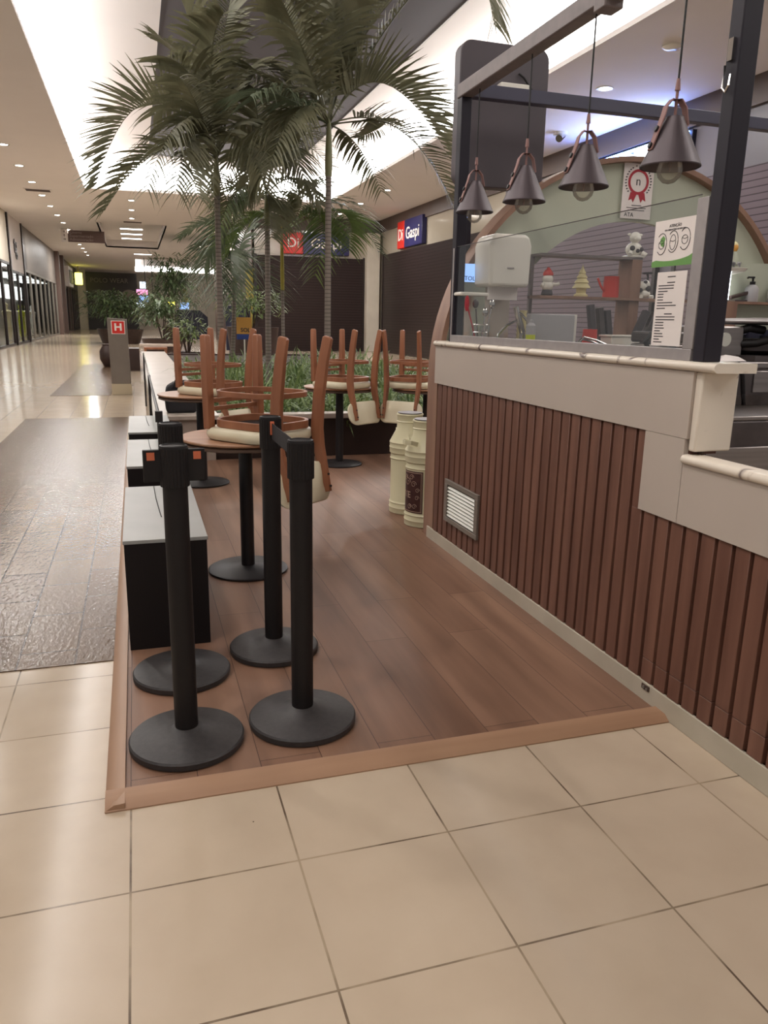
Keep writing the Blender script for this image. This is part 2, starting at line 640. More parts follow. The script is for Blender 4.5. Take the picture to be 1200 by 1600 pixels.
def text(body, size, mat, M, parent=None, name='lettering', ext=0.002, align='CENTER', sx=1.0, wrap=None, bold=0.0):
    cu = bpy.data.curves.new('txt', 'FONT')
    cu.body = body
    cu.size = size
    cu.extrude = ext
    cu.offset = bold
    cu.align_x = align
    cu.align_y = 'CENTER'
    cu.resolution_u = 3
    t = bpy.data.objects.new('txt', cu)
    me = bpy.data.meshes.new_from_object(t)
    bpy.data.objects.remove(t)
    bpy.data.curves.remove(cu)
    for v in me.vertices:
        v.co.x *= sx
        v.co = Vector(wrap(v.co)) if wrap else M @ v.co
    me.materials.clear()
    me.materials.append(MATS[mat])
    me.name = name
    o = bpy.data.objects.new(name, me)
    C.objects.link(o)
    if parent:
        o.parent = parent
    return o


def face_y(x, y, z):      # text standing in an x-z plane, read from -y
    return Matrix.Translation((x, y, z)) @ Matrix.Rotation(PI / 2, 4, 'X')


def face_mx(x, y, z):     # text in a y-z plane, read from -x side (facing -x)
    return Matrix.Translation((x, y, z)) @ Matrix.Rotation(-PI / 2, 4, 'Z') @ Matrix.Rotation(PI / 2, 4, 'X')


def face_px(x, y, z):     # facing +x
    return Matrix.Translation((x, y, z)) @ Matrix.Rotation(PI / 2, 4, 'Z') @ Matrix.Rotation(PI / 2, 4, 'X')

# ================================================================== SETTING
ZC = 5.5                       # ceiling height
struct(B(-9, 14, -7, 90, -0.1, 0).build('floor', 'floor_tile'))
struct(B(-1.35, -0.07, 1.36, 9.36, -0.02, 0.004).build('floor_inlay', 'inlay_tile'))
struct(B(-1.35, -0.38, 12.49, 21.5, -0.02, 0.004).build('floor_inlay', 'inlay_tile'))
struct(B(-0.02, 1.80, 0.41, 5.79, 0.0, 0.012).box(1.80, 4.9, 2.86, 5.79, 0, 0.012).build('floor_platform', 'plank_floor'))
# mitred timber edging round the platform
t1 = MB()
t1.add([(-0.07, 0.335, 0.001), (-0.018, 0.39, 0.022), (-0.018, 5.72, 0.022), (-0.07, 5.72, 0.001), (-0.018, 0.405, 0.0)],
       [(0, 1, 2, 3)])
t1 = MB().prism([(-0.07, 0.0), (-0.07, 0.004), (-0.045, 0.02), (-0.016, 0.022), (-0.016, 0.0)], 'y', 0.338, 5.72)
struct(t1.build('trim_1', 'trim_wood'))
t2 = MB().prism([(0.335, 0.0), (0.335, 0.004), (0.36, 0.0205), (0.414, 0.0225), (0.414, 0.0)], 'x', -0.069, 1.79)
wood('trim_wood_across', srgb(172, 136, 108), srgb(154, 118, 92), 'X', 0.45)
struct(t2.build('trim_2', 'trim_wood_across'))


def slab(mb, x0, x1, y0, y1, z0, z1, holes):
    """horizontal slab with rectangular holes"""
    xs = sorted({x0, x1, *[h[0] for h in holes], *[h[1] for h in holes]})
    ys = sorted({y0, y1, *[h[2] for h in holes], *[h[3] for h in holes]})
    for i in range(len(xs) - 1):
        for j in range(len(ys) - 1):
            cx, cy = (xs[i] + xs[i + 1]) / 2, (ys[j] + ys[j + 1]) / 2
            if any(h[0] < cx < h[1] and h[2] < cy < h[3] for h in holes):
                continue
            mb.box(xs[i], xs[i + 1], ys[j], ys[j + 1], z0, z1)
    return mb


COVE = (-1.28, 7.1, -6.0, 27.9)
TRAY = (-1.3, 1.75, 38.2, 52.0)
COVE2 = (0.4, 9.0, 62.0, 80.0)
struct(slab(MB(), -9, 14, -7, 90, ZC, ZC + 0.08, [COVE, TRAY, COVE2]).build('ceiling', 'ceiling_paint', smooth=False))


def cove(x0, x1, y0, y1, h):
    """luminous faces round a raised ceiling"""
    e = 0.06
    f = MB()
    f.box(x0 - e, x0, y0, y1, ZC + 0.1, ZC + h)
    f.box(x1, x1 + e, y0, y1, ZC + 0.1, ZC + h)
    f.box(x0 - e, x1 + e, y1, y1 + e, ZC + 0.1, ZC + h)
    return f


struct(cove(*COVE, 0.9).build('ceiling_cove_light', 'led_white', smooth=False))
struct(cove(*COVE2, 0.5).build('ceiling_cove_light', 'led_white', smooth=False))
struct(slab(MB(), COVE[0] - 0.3, COVE[1] + 0.3, COVE[2], COVE[3] + 0.3, ZC + 0.9, ZC + 0.98, [(0.8, 5.55, -6, 26.4)]).build('ceiling_raised', 'ceiling_paint', smooth=False))
struct(B(COVE2[0] - 0.2, COVE2[1] + 0.2, COVE2[2], COVE2[3] + 0.2, ZC + 0.55, ZC + 0.6).build('ceiling_raised', 'ceiling_paint'))
sk = MB()
sk.box(0.8, 5.55, -6, 26.4, ZC + 0.93, ZC + 0.97)
struct(sk.build('ceiling_skylight', 'skylight_glass'))
tr = MB()
tx0, tx1, ty0, ty1 = TRAY
tr.box(tx0 - 0.05, tx0, ty0, ty1, ZC, ZC + 0.45).box(tx1, tx1 + 0.05, ty0, ty1, ZC, ZC + 0.45)
tr.box(tx0, tx1, ty0 - 0.05, ty0, ZC, ZC + 0.45).box(tx0, tx1, ty1, ty1 + 0.05, ZC, ZC + 0.45)
tr.box(tx0 - 0.05, tx1 + 0.05, ty0 - 0.05, ty1 + 0.05, ZC + 0.45, ZC + 0.5)
struct(tr.build('ceiling_tray', 'ceiling_paint', smooth=False))
# walls
struct(B(-7.6, -7.5, 28, 85, 0, ZC).build('wall_left', 'shop_dark'))
struct(B(-9, 14, 86, 86.2, 0, ZC).build('wall_back', 'wall_cream'))
wr = MB()
wr.box(10.45, 10.6, 19.8, 31.9, 0, ZC)
struct(wr.build('wall_right', 'fascia_gloss', smooth=False))
struct(B(10.45, 10.6, 3.0, 19.8, 0, ZC).build('wall_right', 'fascia_dark'))
struct(B(10.36, 10.45, 3.0, 31.9, 5.02, ZC - 0.001).build('trim_3', 'brown_band'))
wc = B(4.9, 10.6, 31.9, 32.1, 0, ZC)
struct(wc.build('wall_corner', 'fascia_gloss', smooth=False))
struct(B(4.86, 10.6, 31.82, 31.9, 4.95, ZC - 0.001).build('trim_4', 'brown_band'))
cs = MB()
cs.box(9.72, 10.3, 31.45, 31.9, 0, 4.95)
struct(cs.build('column_corner', 'wall_cream', bevel=0.02))
struct(B(4.86, 4.98, 31.9, 48, 0, ZC).build('wall_side', 'brown_pilaster'))

# ------------------------------------------------------------------ ceiling fittings
dl = thing('downlight', 'round recessed downlight in the ceiling row along the shop fronts on the left', 'downlight', (0, 0, ZC), group='downlights left of the cove')
MB().lathe([(0.15, 0.0), (0.15, -0.012), (0.105, -0.012), (0.10, 0.0)], 20).build('trim_ring', 'white_plastic', dl)
MB().lathe([(0.1, -0.004), (0.001, -0.0045)], 20).build('lens', 'down_lens', dl)
dl.location = (-2.84, 21.4, ZC)
for k in list(range(1, 14)):
    dup(dl, (-2.84, 21.4 + 2.95 * k, ZC))
d2 = dup(dl, (8.23, 24.06, ZC), label='round recessed downlight in the ceiling row over the dark shutters on the right')
d2['group'] = 'downlights right of the cove'
for y in (27.3, 30.4, 33.4, 36.5, 39.6, 42.6, 45.6, 48.6):
    dup(d2, (8.23 if y < 31 else 4.2, y, ZC))
d3 = dup(dl, (0.22, 30.18, ZC), label='round recessed downlight between the glowing cove and the light-strip tray')
d3['group'] = 'downlights in the middle of the hall ceiling'
for y in (33.0, 35.9):
    dup(d3, (0.22, y, ZC))
d4 = dup(dl, (8.44, 11.79, ZC), label='bright blue-white downlight seen above the cross beam of the kiosk')
d4['group'] = 'single downlight over the kiosk'
ls = thing('ceiling_light', 'rectangular light strip in the recessed ceiling tray', 'ceiling light', (0.2, 41, ZC + 0.44), group='light strips in the tray')
B(-0.62, 0.62, -0.3, 0.3, -0.03, 0.01).build('frame', 'white_plastic', ls)
B(-0.58, 0.58, -0.26, 0.26, -0.035, -0.03).build('lens', 'strip_lens', ls)
for y in (44.6, 47.4, 50.2):
    dup(ls, (0.2, y, ZC + 0.44))
l2 = dup(ls, (0.9, 56.5, ZC), label='rectangular light strip in the flat ceiling beyond the recessed tray')
l2['group'] = 'light strips beyond the tray'
dup(l2, (7.2, 54.5, ZC))


def vent(x, y, z, label, wdt=0.9, dep=0.5):
    v = thing('air_vent', label, 'air vent', (x, y, z))
    B(-wdt / 2, wdt / 2, -dep / 2, dep / 2, -0.02, 0.0).build('frame', 'ceiling_paint', v)
    mb = MB()
    for k in range(5):
        yy = -dep / 2 + dep * (k + 0.5) / 5
        mb.box(-wdt / 2 + 0.06, wdt / 2 - 0.06, yy - 0.02, yy + 0.02, -0.03, -0.02)
    mb.build('louver', 'brown_band', v)
    return v


vent(-2.84, 29.0, ZC, 'ceiling air vent in the left downlight row')
vent(0.25, 37.2, ZC, 'ceiling air vent just in front of the light-strip tray')
vent(2.2, 60.0, ZC, 'ceiling air vent in front of the farthest bright cove', 1.6)
smk = thing('smoke_detector', 'small round white detector above the kiosk at upper right', 'smoke detector', (8.12, 9.5, ZC))
MB().lathe([(0.14, 0), (0.14, -0.03), (0.1, -0.06), (0.001, -0.065)], 20).build('body', 'white_plastic', smk)
sp = thing('spotlight', 'small tilting spotlight on the bluish ceiling behind the lamps', 'spotlight', (9.4, 15.0, ZC))
MB().cyl((0, 0, 0), (0, 0, -0.06), 0.16).build('base', 'white_plastic', sp)
MB().cyl((0.05, 0, -0.05), (-0.1, -0.12, -0.16), 0.08).build('head', 'chrome', sp)

# ------------------------------------------------------------------ hanging direction sign
ds = thing('direction_sign', 'brown hanging direction sign with three lines of lettering', 'sign', (-1.95, 42, 4.9))
B(-0.92, 0.82, -0.05, 0.05, 0, 0.56).build('board', 'sign_brown', ds)
B(-1.24, -0.92, -0.052, 0.052, -0.03, 0.59).build('arrow_panel', 'sign_white', ds)
MB().cyl((-0.7, 0, 0.56), (-0.7, 0, 0.6), 0.015).cyl((0.6, 0, 0.56), (0.6, 0, 0.6), 0.015).build('hanger', 'alu', ds)
for i, s in enumerate(('Cinema', 'Supermercado', 'Administra\u00e7\u00e3o')):
    text(s, 0.19, 'sign_lettering', face_y(-0.84, -0.055, 0.46 - 0.17 * i), ds, align='LEFT')
ar = MB()
for i, (dx, dz) in enumerate(((0, 1), (0, 1), (1, 0))):
    c = Vector((-1.08, -0.053, 0.46 - 0.17 * i))
    a, b_ = Vector((dx, 0, dz)), Vector((-dz, 0, dx))
    for p, q in ((c - a * 0.06, c + a * 0.05), (c + a * 0.06, c + b_ * 0.045), (c + a * 0.06, c - b_ * 0.045)):
        ar.tube([p, q], 0.011, 5)
ar.build('arrow', 'sign_brown', ds)

# ------------------------------------------------------------------ shop fronts on the left
XL = -4.85


def shopfront(name, label, y0, y1, zf, fascia, glass=True, n=3, matm='mullion', recess=0.0):
    t = thing(name, label, 'shop front', (XL, (y0 + y1) / 2, 0))
    a, b_ = -(y1 - y0) / 2, (y1 - y0) / 2
    B(-0.3, -recess, a, b_, zf, ZC - 0.002).build('fascia', fascia, t)
    if glass:
        mb = MB()
        for k in range(n + 1):
            yy = a + (b_ - a) * k / n
            mb.box(-0.1 - recess, 0.0 - recess, max(a, yy - 0.07), min(b_, yy + 0.07), 0, zf)
        mb.box(-0.1 - recess, -recess, a, b_, zf - 0.1, zf).box(-0.1 - recess, -recess, a, b_, 0, 0.1)
        mb.build('mullion', matm, t)
        B(-0.06 - recess, -0.05 - recess, a, b_, 0.1, zf - 0.1).build('pane', 'shop_glass', t)
    return t


s1 = shopfront('storefront', 'shop front with a wide pale fascia at the left edge', 29, 35.8, 3.45, 'wall_cream', n=3)
B(-1.6, -1.5, -3.3, 3.3, 0, 3.4).build('interior_wall', 'shop_interior', s1)
sh = MB()
for k in range(5):
    sh.box(-1.3, -0.9, 0.6, 2.9, 0.3 + k * 0.5, 0.34 + k * 0.5)
sh.build('display_shelf', 'shop_dark', s1)
B(-1.5, -0.5, 0.4, 3.2, 3.3, 3.33).build('ceiling_light', 'shop_lit', s1)
s2 = shopfront('storefront', 'shop front with the pale sign panel hung lower than its neighbours', 36.0, 40.6, 3.2, 'ceiling_paint', n=2)
text('tg', 1.1, 'shop_dark', face_px(0.02, -0.4, 4.3), s2, ext=0.03)
B(-1.6, -1.5, -2.2, 2.2, 0, 3.1).build('interior_wall', 'shop_interior', s2)
B(-1.4, -0.4, -1.9, 1.9, 3.05, 3.08).build('ceiling_light', 'shop_lit', s2)
B(-0.1, 0.04, -2.3, -2.05, 0, ZC - 0.004).build('pilaster', 'mullion', s2)
B(-0.1, 0.06, 2.0, 2.3, 0, ZC - 0.004).build('pilaster', 'mullion', s2)
s3 = shopfront('storefront', 'brightly lit glazed shop front with plain grey fascia', 40.7, 56.8, 3.45, 'pillar_grey', n=7, matm='alu')
B(-2.4, -2.3, -8, 8, 0, 3.4).build('interior_wall', 'shop_interior', s3)
for k in range(4):
    B(-2.0, -0.5, -7 + k * 3.9, -4.6 + k * 3.9, 3.3, 3.34).build('ceiling_light', 'shop_lit', s3)
    B(-2.2, -2.05, -7 + k * 3.9, -4.9 + k * 3.9, 2.2, 3.0).build('lit_panel', 'shop_lit', s3)
for k in range(5):
    MB().lathe([(0.14, 0), (0.2, 0.5), (0.16, 0.95), (0.24, 1.4), (0.06, 1.52), (0.1, 1.62), (0.1, 1.75), (0.01, 1.82)], 10).build('mannequin', ('yellow_ceramic', 'white_plastic', 'lime')[k % 3], s3, loc=(-1.2, -6.5 + k * 2.6, 0.05))
s4 = shopfront('storefront', 'closed shop front between brown pilasters with a framed dark sign', 57, 70, 3.9, 'brown_pilaster', n=5, matm='brown_pilaster')
B(0.0, 0.3, 1.2, 5.6, 3.5, 5.0).build('sign_frame', 'sign_white', s4)
B(0.3, 0.34, 1.6, 5.2, 3.75, 4.75).build('sign_panel', 'shop_dark', s4)
text('M', 0.7, 'sign_white', face_px(0.36, 3.4, 4.25), s4, ext=0.02)
B(-0.1, 0.25, -6.4, -5.6, 0, ZC - 0.004).build('pilaster', 'brown_pilaster', s4)
B(-0.1, 0.25, -2.6, -1.9, 0, ZC - 0.004).build('pilaster', 'brown_pilaster', s4)
B(-0.6, -0.5, -6.4, 6.4, 0, 3.8).build('interior_wall', 'shop_dark', s4)
s5 = shopfront('storefront', 'narrow dark shop front just before the pale far column', 70.2, 78.5, 3.6, 'mullion', n=4)
B(-0.6, -0.5, -4, 4, 0, 3.5).build('interior_wall', 'navy', s5)
col = thing('column', 'pale square column closing the left shop row', 'column', (-4.6, 79.6, 0))
B(-0.45, 0.45, -0.5, 0.5, 0, ZC - 0.004).build('shaft', 'wall_cream', col)
yl = thing('sign_lamp', 'glowing yellow sign lamp jutting from the left shop row', 'sign', (XL + 0.5, 73, 3.9))
B(-0.3, 0.3, -0.15, 0.15, 0, 1.0).build('lit_panel', 'yellow_lit', yl, bevel=0.05)
B(-0.5, -0.3, -0.04, 0.04, 0.4, 0.5).build('bracket', 'mullion', yl)
MB().cyl((0, 0, 1.0), (0, 0, 1.58), 0.04).build('hanger', 'yellow_paint', yl)
# dark store across the far end
fs = thing('storefront', 'dark store with pale lettering across the far end of the hall', 'shop front', (-1.8, 79, 0))
B(-2.3, 2.3, 0, 0.3, 0, 5.3).build('fascia', 'shop_dark', fs)
text('POLO WEAR', 0.6, 'pillar_grey', face_y(-0.2, -0.04, 4.55), fs, ext=0.03)
MB().lathe([(0.62, 0), (0.62, 0.06), (0.01, 0.07)], 20, Matrix.Translation((1.55, -0.01, 3.25)) @ Matrix.Rotation(PI / 2, 4, 'X') @ Matrix.Diagonal((1.1, 0.85, 1, 1))).build('badge', 'pillar_grey', fs)
# right-hand shutters
for yy, (y0, y1) in enumerate(((20.2, 31.2), (12.5, 19.6), (4.0, 11.8))):
    nm = ('dark roller shutter under the red and navy sign on the right wall', 'grey roller shutter seen through the kiosk arch',
          'grey roller shutter at the right edge behind the kiosk')[yy]
    shu = thing('roller_shutter', nm, 'shutter', (10.4, (y0 + y1) / 2, 0))
    h = (y1 - y0) / 2
    B(-0.03, 0.04, -h, h, 0, 4.05).build('curtain', 'shutter_dark' if yy == 0 else 'shutter_grey', shu)
    B(-0.06, 0.04, -h - 0.1, -h, 0, 4.1).build('guide_rail', 'mullion', shu)
    B(-0.06, 0.04, h, h + 0.1, 0, 4.1).build('guide_rail', 'mullion', shu)
shu = thing('roller_shutter', 'dark roller shutter behind the palms facing the hall', 'shutter', (7.35, 31.86, 0))
B(-2.3, 2.3, -0.05, 0.03, 0, 3.9).build('curtain', 'shutter_dark', shu)
B(-2.42, -2.3, -0.08, 0.03, 0, 3.95).build('guide_rail', 'mullion', shu)
B(2.3, 2.42, -0.08, 0.03, 0, 3.95).build('guide_rail', 'mullion', shu)
g1 = thing('shop_sign', 'red and navy shop sign on the right wall beside the kiosk frame', 'sign', (10.4, 27.6, 4.1))
B(-0.14, 0.05, 0.6, 1.45, 0.02, 1.03).build('red_panel', 'sign_red', g1, bevel=0.02)
B(-0.14, 0.05, -1.4, 0.6, 0.02, 1.03).build('navy_panel', 'navy_gaspi', g1, bevel=0.02)
text('Di', 0.62, 'sign_white', face_mx(-0.15, 1.02, 0.5), g1, ext=0.01, bold=0.004)
text('Gaspi', 0.62, 'sign_white', face_mx(-0.15, -0.38, 0.5), g1, ext=0.01, bold=0.003, sx=1.1)
g2 = thing('shop_sign', 'red and navy shop sign half hidden behind the palm trunks', 'sign', (7.1, 31.86, 4.0))
B(-1.0, -0.1, -0.14, 0.04, 0, 0.85).build('red_panel', 'sign_red', g2, bevel=0.02)
B(-0.1, 1.9, -0.14, 0.04, 0, 0.85).build('navy_panel', 'navy_gaspi', g2, bevel=0.02)
text('Di', 0.55, 'sign_white', face_y(-0.52, -0.15, 0.42), g2, ext=0.01, bold=0.004)
text('Gaspi', 0.55, 'sign_white', face_y(0.9, -0.15, 0.42), g2, ext=0.01, bold=0.003, sx=1.1)
g3 = thing('shop_sign', 'glowing blue-white lettering above the kiosk arch', 'sign', (10.4, 13.6, 4.35))
B(-0.04, 0.05, -1.9, 2.1, -0.1, 0.62).build('backing', 'navy', g3)
text('PORTO', 0.62, 'neon_white', face_mx(-0.1, 0.0, 0.26), g3, ext=0.03, bold=0.03, sx=1.35)
B(-0.06, -0.04, -1.8, 2.0, 0.56, 0.61).build('light_tube', 'blue_neon', g3)


def wb(mb, name, mat, parent, **k):
    """build a part whose shape was given in world coordinates"""
    return mb.build(name, mat, parent, loc=-parent.location, **k)


# ================================================================== KIOSK COUNTER
XW = 1.786
kc = thing('kiosk_counter', 'kiosk service counter clad in brown wooden slats with white panels and marble top', 'counter', (XW, 1.0, 0))
Y0 = -1.9
sk = MB()
sk.box(XW, XW + 0.012, Y0, 2.75, 0.0, 0.083)
wb(sk, 'skirting_board', 'skirting', kc, bevel=0.003)
wb(B(XW + 0.02, XW + 0.10, Y0, 0.62, 0.0, 0.70).box(XW + 0.02, XW + 0.10, 0.62, 2.68, 0, 0.99), 'backing', 'slat_backing', kc)
sl = MB()
pitch = 0.0758
y = 2.64
while y > Y0:
    y1_, y0_ = y, y - pitch + 0.016
    top = 0.985 if y0_ > 0.60 else 0.70
    if y0_ < 0.62 < y1_:
        top = 0.70
        if y1_ > 0.64:
            sl.box(XW + 0.003, XW + 0.022, 0.624, y1_, 0.70, 0.985)
    zb = 0.084
    if y0_ < 0.5:
        sl.box(XW + 0.003, XW + 0.022, y0_, y1_, zb, 0.168)
        zb = 0.170
    sl.box(XW + 0.003, XW + 0.022, y0_, y1_, zb, top)
    y -= pitch
wb(sl, 'slat_cladding', 'slat_wood', kc, bevel=0.0015, segs=1)
wb(B(XW - 0.004, XW + 0.05, 0.405, 2.683, 0.9865, 1.203), 'upper_panel', 'white_panel', kc)
wb(B(XW - 0.004, XW + 0.05, 0.4125, 0.622, 0.702, 0.985), 'step_panel', 'white_panel', kc)
wb(B(XW - 0.004, XW + 0.05, Y0, 0.410, 0.702, 0.905), 'lower_panel', 'white_panel', kc)
wb(B(XW + 0.04, XW + 0.05, 0.38, 2.68, 0.70, 1.2), 'panel_backing', 'panel_gap', kc)


def topslab(y0, y1, x1, z0, z1, ov=0.018, round_end=False):
    h = (z1 - z0) / 2
    sec = [(x1, z0), (XW + 0.0, z0)]
    for k in range(7):
        a = -PI / 2 - PI * k / 6
        sec.append((XW - ov + h + h * math.cos(a), z0 + h + h * math.sin(a)))
    sec += [(x1, z1)]
    return MB().prism(sec, 'y', y0, y1)


wb(topslab(0.30, 2.69, 1.93, 1.204, 1.234), 'marble_top', 'marble', kc)
wb(topslab(Y0, 0.408, 1.84, 0.905, 0.936), 'lower_marble_top', 'marble', kc)
wb(B(1.790, 1.932, 0.372, 0.405, 0.948, 1.203), 'marble_end_block', 'marble', kc, bevel=0.006)
wb(B(1.80, 1.90, 0.40, 0.44, 0.936, 0.95), 'gap_filler', 'slat_backing', kc)
wb(B(1.94, 1.99, 0.55, 2.68, 0.0, 1.20), 'inner_wall', 'steel_dark', kc)
# ventilation grille
vg = thing('vent_grille', 'square aluminium louvred vent grille set in the wooden slats', 'vent', (XW, 2.21, 0.325))
fr = MB()
a, h, t_ = 0.235, 0.125, 0.028
for (yy0, yy1, zz0, zz1) in ((-a, a, h - t_, h), (-a, a, -h, -h + t_), (-a, -a + t_ + 0.012, -h + t_, h - t_), (a - t_ - 0.012, a, -h + t_, h - t_)):
    fr.box(-0.012, 0.003, yy0, yy1, zz0, zz1)
fr.build('frame', 'alu', vg, bevel=0.002)
lv = MB()
for k in range(9):
    z = -h + t_ + 0.011 + k * (2 * h - 2 * t_ - 0.01) / 9
    M = Matrix.Translation((-0.003, 0, z + 0.004)) @ Matrix.Rotation(math.radians(-52), 4, 'Y')
    lv.box(-0.009, 0.007, -a + t_, a - t_, -0.001, 0.001, M)
lv.build('louver', 'alu_light', vg)
B(0.002, 0.004, -a + 0.01, a - 0.01, -h + 0.01, h - 0.01).build('backing', 'panel_gap', vg)
ot = thing('floor_outlet', 'small dark hole with a broken socket in the white skirting', 'outlet', (XW, 0.475, 0.066))
B(-0.004, 0.001, -0.02, 0.022, -0.009, 0.009).build('recess', 'panel_gap', ot)
MB().cyl((-0.008, 0.008, 0), (-0.003, 0.008, 0), 0.006, n=8).cyl((-0.008, -0.01, -0.002), (-0.003, -0.01, -0.002), 0.005, n=8).build('contact', 'alu', ot)

# ------------------------------------------------------------------ kiosk frame
kf = thing('kiosk_gantry', 'tall metal frame of the kiosk with dark near post and overhead beams', 'frame', (1.83, 0.4, 1.234))
wb(B(1.795, 1.862, 0.385, 0.44, 1.234, 3.0), 'post', 'post_dark', kf, bevel=0.004)
wb(B(1.80, 1.86, 2.47, 2.53, 1.234, 2.50), 'post', 'post_dark', kf, bevel=0.004)
wb(B(4.34, 4.40, 2.47, 2.53, 0, 2.50), 'post', 'post_dark', kf, bevel=0.004)
bm_ = MB()
bm_.box(1.795, 1.865, 1.18, 2.53, 2.50, 2.57)
bm_.box(1.79, 1.87, 1.12, 1.2, 2.475, 2.60)
bm_.box(1.795, 1.865, 0.40, 1.15, 2.50, 2.57)
wb(bm_, 'side_beam', 'beam_grey', kf, bevel=0.006)
wb(B(1.865, 4.40, 2.47, 2.53, 2.505, 2.572), 'cross_beam', 'cross_beam', kf, bevel=0.004)
lt = MB()
lt.box(1.786, 1.795, 0.405, 0.425, 2.10, 2.16)
lt.tube([(1.785, 0.40, 2.06), (1.78, 0.398, 2.03), (1.782, 0.41, 2.015), (1.784, 0.428, 2.03), (1.785, 0.428, 2.09)], 0.004, 6)
wb(lt, 'latch', 'chrome', kf)
# ------------------------------------------------------------------ glass screen on the counter
gs = thing('glass_screen', 'grey framed clear glass screen standing on the marble counter', 'glass screen', (1.81, 1.5, 1.234))
f_ = MB()
f_.box(1.795, 1.82, 0.45, 2.50, 1.234, 1.272)
f_.box(1.795, 1.82, 0.445, 0.495, 1.272, 1.735)
f_.box(1.795, 1.82, 2.485, 2.50, 1.272, 1.74)
wb(f_, 'frame', 'frame_grey', gs, bevel=0.002)
wb(B(1.806, 1.811, 0.495, 2.485, 1.272, 1.745), 'pane', 'clear_glass', gs)
eg = B(1.8055, 1.8115, 0.495, 2.485, 1.7452, 1.7475)
wb(eg, 'top_edge', 'steel_dark', gs)

# ------------------------------------------------------------------ arched end wall of the kiosk
AX, AZ, AR = 3.115, 1.032, 1.312
YA = 2.75
aw = thing('arched_wall', 'green arched end wall of the kiosk with wooden edging', 'wall panel', (AX, YA, 0))


def arc_pts(r, a0, a1, n):
    return [(AX + r * math.cos(a0 + (a1 - a0) * k / n), AZ + r * math.sin(a0 + (a1 - a0) * k / n)) for k in range(n + 1)]


def ring(r0, r1, n=48, legs=0.0):
    o_ = arc_pts(r1, PI, 0, n)
    i_ = arc_pts(r0, PI, 0, n)
    if legs is not None:
        o_ = [(AX - r1, legs)] + o_ + [(AX + r1, legs)]
        i_ = [(AX - r0, legs)] + i_ + [(AX + r0, legs)]
    return o_, i_


def ring_mesh(r0, r1, y0, y1, legs):
    o_, i_ = ring(r0, r1, 48, legs)
    n = len(o_)
    vs = [(p[0], y0, p[1]) for p in o_] + [(p[0], y0, p[1]) for p in i_] + [(p[0], y1, p[1]) for p in o_] + [(p[0], y1, p[1]) for p in i_]
    fs = []
    for k in range(n - 1):
        fs += [(k, k + 1, n + k + 1, n + k), (2 * n + k, 3 * n + k, 3 * n + k + 1, 2 * n + k + 1),
               (k, 2 * n + k, 2 * n + k + 1, k + 1), (n + k, n + k + 1, 3 * n + k + 1, 3 * n + k)]
    fs += [(0, n, 3 * n, 2 * n), (n - 1, 3 * n - 1, 4 * n - 1, 2 * n - 1)]
    return MB().add(vs, fs)


wb(ring_mesh(AR - 0.03, AR, YA - 0.06, YA + 0.10, 0.0), 'edging', 'arch_wood', aw)
wb(ring_mesh(0.945, AR - 0.03, YA, YA + 0.04, 0.0), 'panel', 'green_panel', aw)
# open shelves inside the arch
wsft = thing('wall_shelf', 'brown open shelving across the kiosk arch opening', 'shelf', (3.2, 2.66, 1.2))
s_ = MB()
s_.box(2.40, 4.40, 2.58, 2.745, 1.492, 1.508)
wb(s_, 'shelf_board', 'arch_wood', wsft)
wb(B(2.40, 3.10, 2.60, 2.745, 1.736, 1.750), 'upper_board', 'beam_grey', wsft)
wb(B(3.03, 3.10, 2.60, 2.745, 1.195, 1.736), 'upright', 'arch_wood', wsft)
wb(B(2.40, 2.42, 2.72, 2.745, 1.195, 1.736), 'upright', 'beam_grey', wsft)
wb(B(3.74, 3.84, 2.58, 2.745, 1.195, 1.492), 'upright', 'arch_wood', wsft)
wb(B(3.72, 4.40, 2.70, 2.748, 1.508, 1.76), 'back_panel', 'green_panel', wsft)
wb(B(3.84, 4.40, 2.70, 2.748, 1.195, 1.492), 'back_panel', 'green_panel', wsft)
# inner worktop
wt = thing('worktop', 'stainless steel worktop inside the kiosk behind the glass', 'worktop', (2.6, 1.8, 0))
wb(B(1.995, 4.3, 1.18, 2.74, 1.165, 1.192), 'top', 'steel', wt, bevel=0.004)
wb(B(2.02, 4.28, 2.60, 2.72, 0.0, 1.165), 'back_support', 'steel_dark', wt)
wb(B(2.02, 2.10, 1.25, 2.6, 0.0, 1.165), 'side_support', 'steel_dark', wt)

# ------------------------------------------------------------------ things on the kiosk shelves
SH = 1.508


def place(t, loc, rz=0):
    t.location = loc
    t.rotation_euler = (0, 0, rz)


snow = thing('figurine', 'white round figurine in a red cap on the shelf left of the yellow tree', 'figurine', (2.485, 2.66, SH))
MB().lathe([(0.03, 0), (0.036, 0.01), (0.03, 0.03), (0.026, 0.035)], 14).build('boots', 'ink', snow)
MB().ball((0, 0, 0.058), (0.036, 0.034, 0.034)).ball((0, 0, 0.098), (0.034, 0.034, 0.032)).build('body', 'white_plastic', snow)
MB().tube([(0.03, 0, 0.07), (0.055, -0.005, 0.068), (0.075, -0.01, 0.074)], 0.01, 8).tube([(-0.03, 0, 0.07), (-0.045, -0.01, 0.055)], 0.01, 8).build('arm', 'white_plastic', snow)
MB().lathe([(0.03, 0.118), (0.032, 0.128), (0.024, 0.145), (0.014, 0.155), (0.001, 0.158)], 14).ball((0.0, 0, 0.155), 0.012).build('cap', 'red_plastic', snow)
ytree = thing('figurine', 'pale yellow spiral tree ornament standing on the shelf', 'ornament', (2.72, 2.66, SH))
MB().lathe([(0.042, 0), (0.044, 0.012), (0.03, 0.02), (0.03, 0.045), (0.034, 0.06)], 16).build('base', 'yellow_ceramic', ytree)
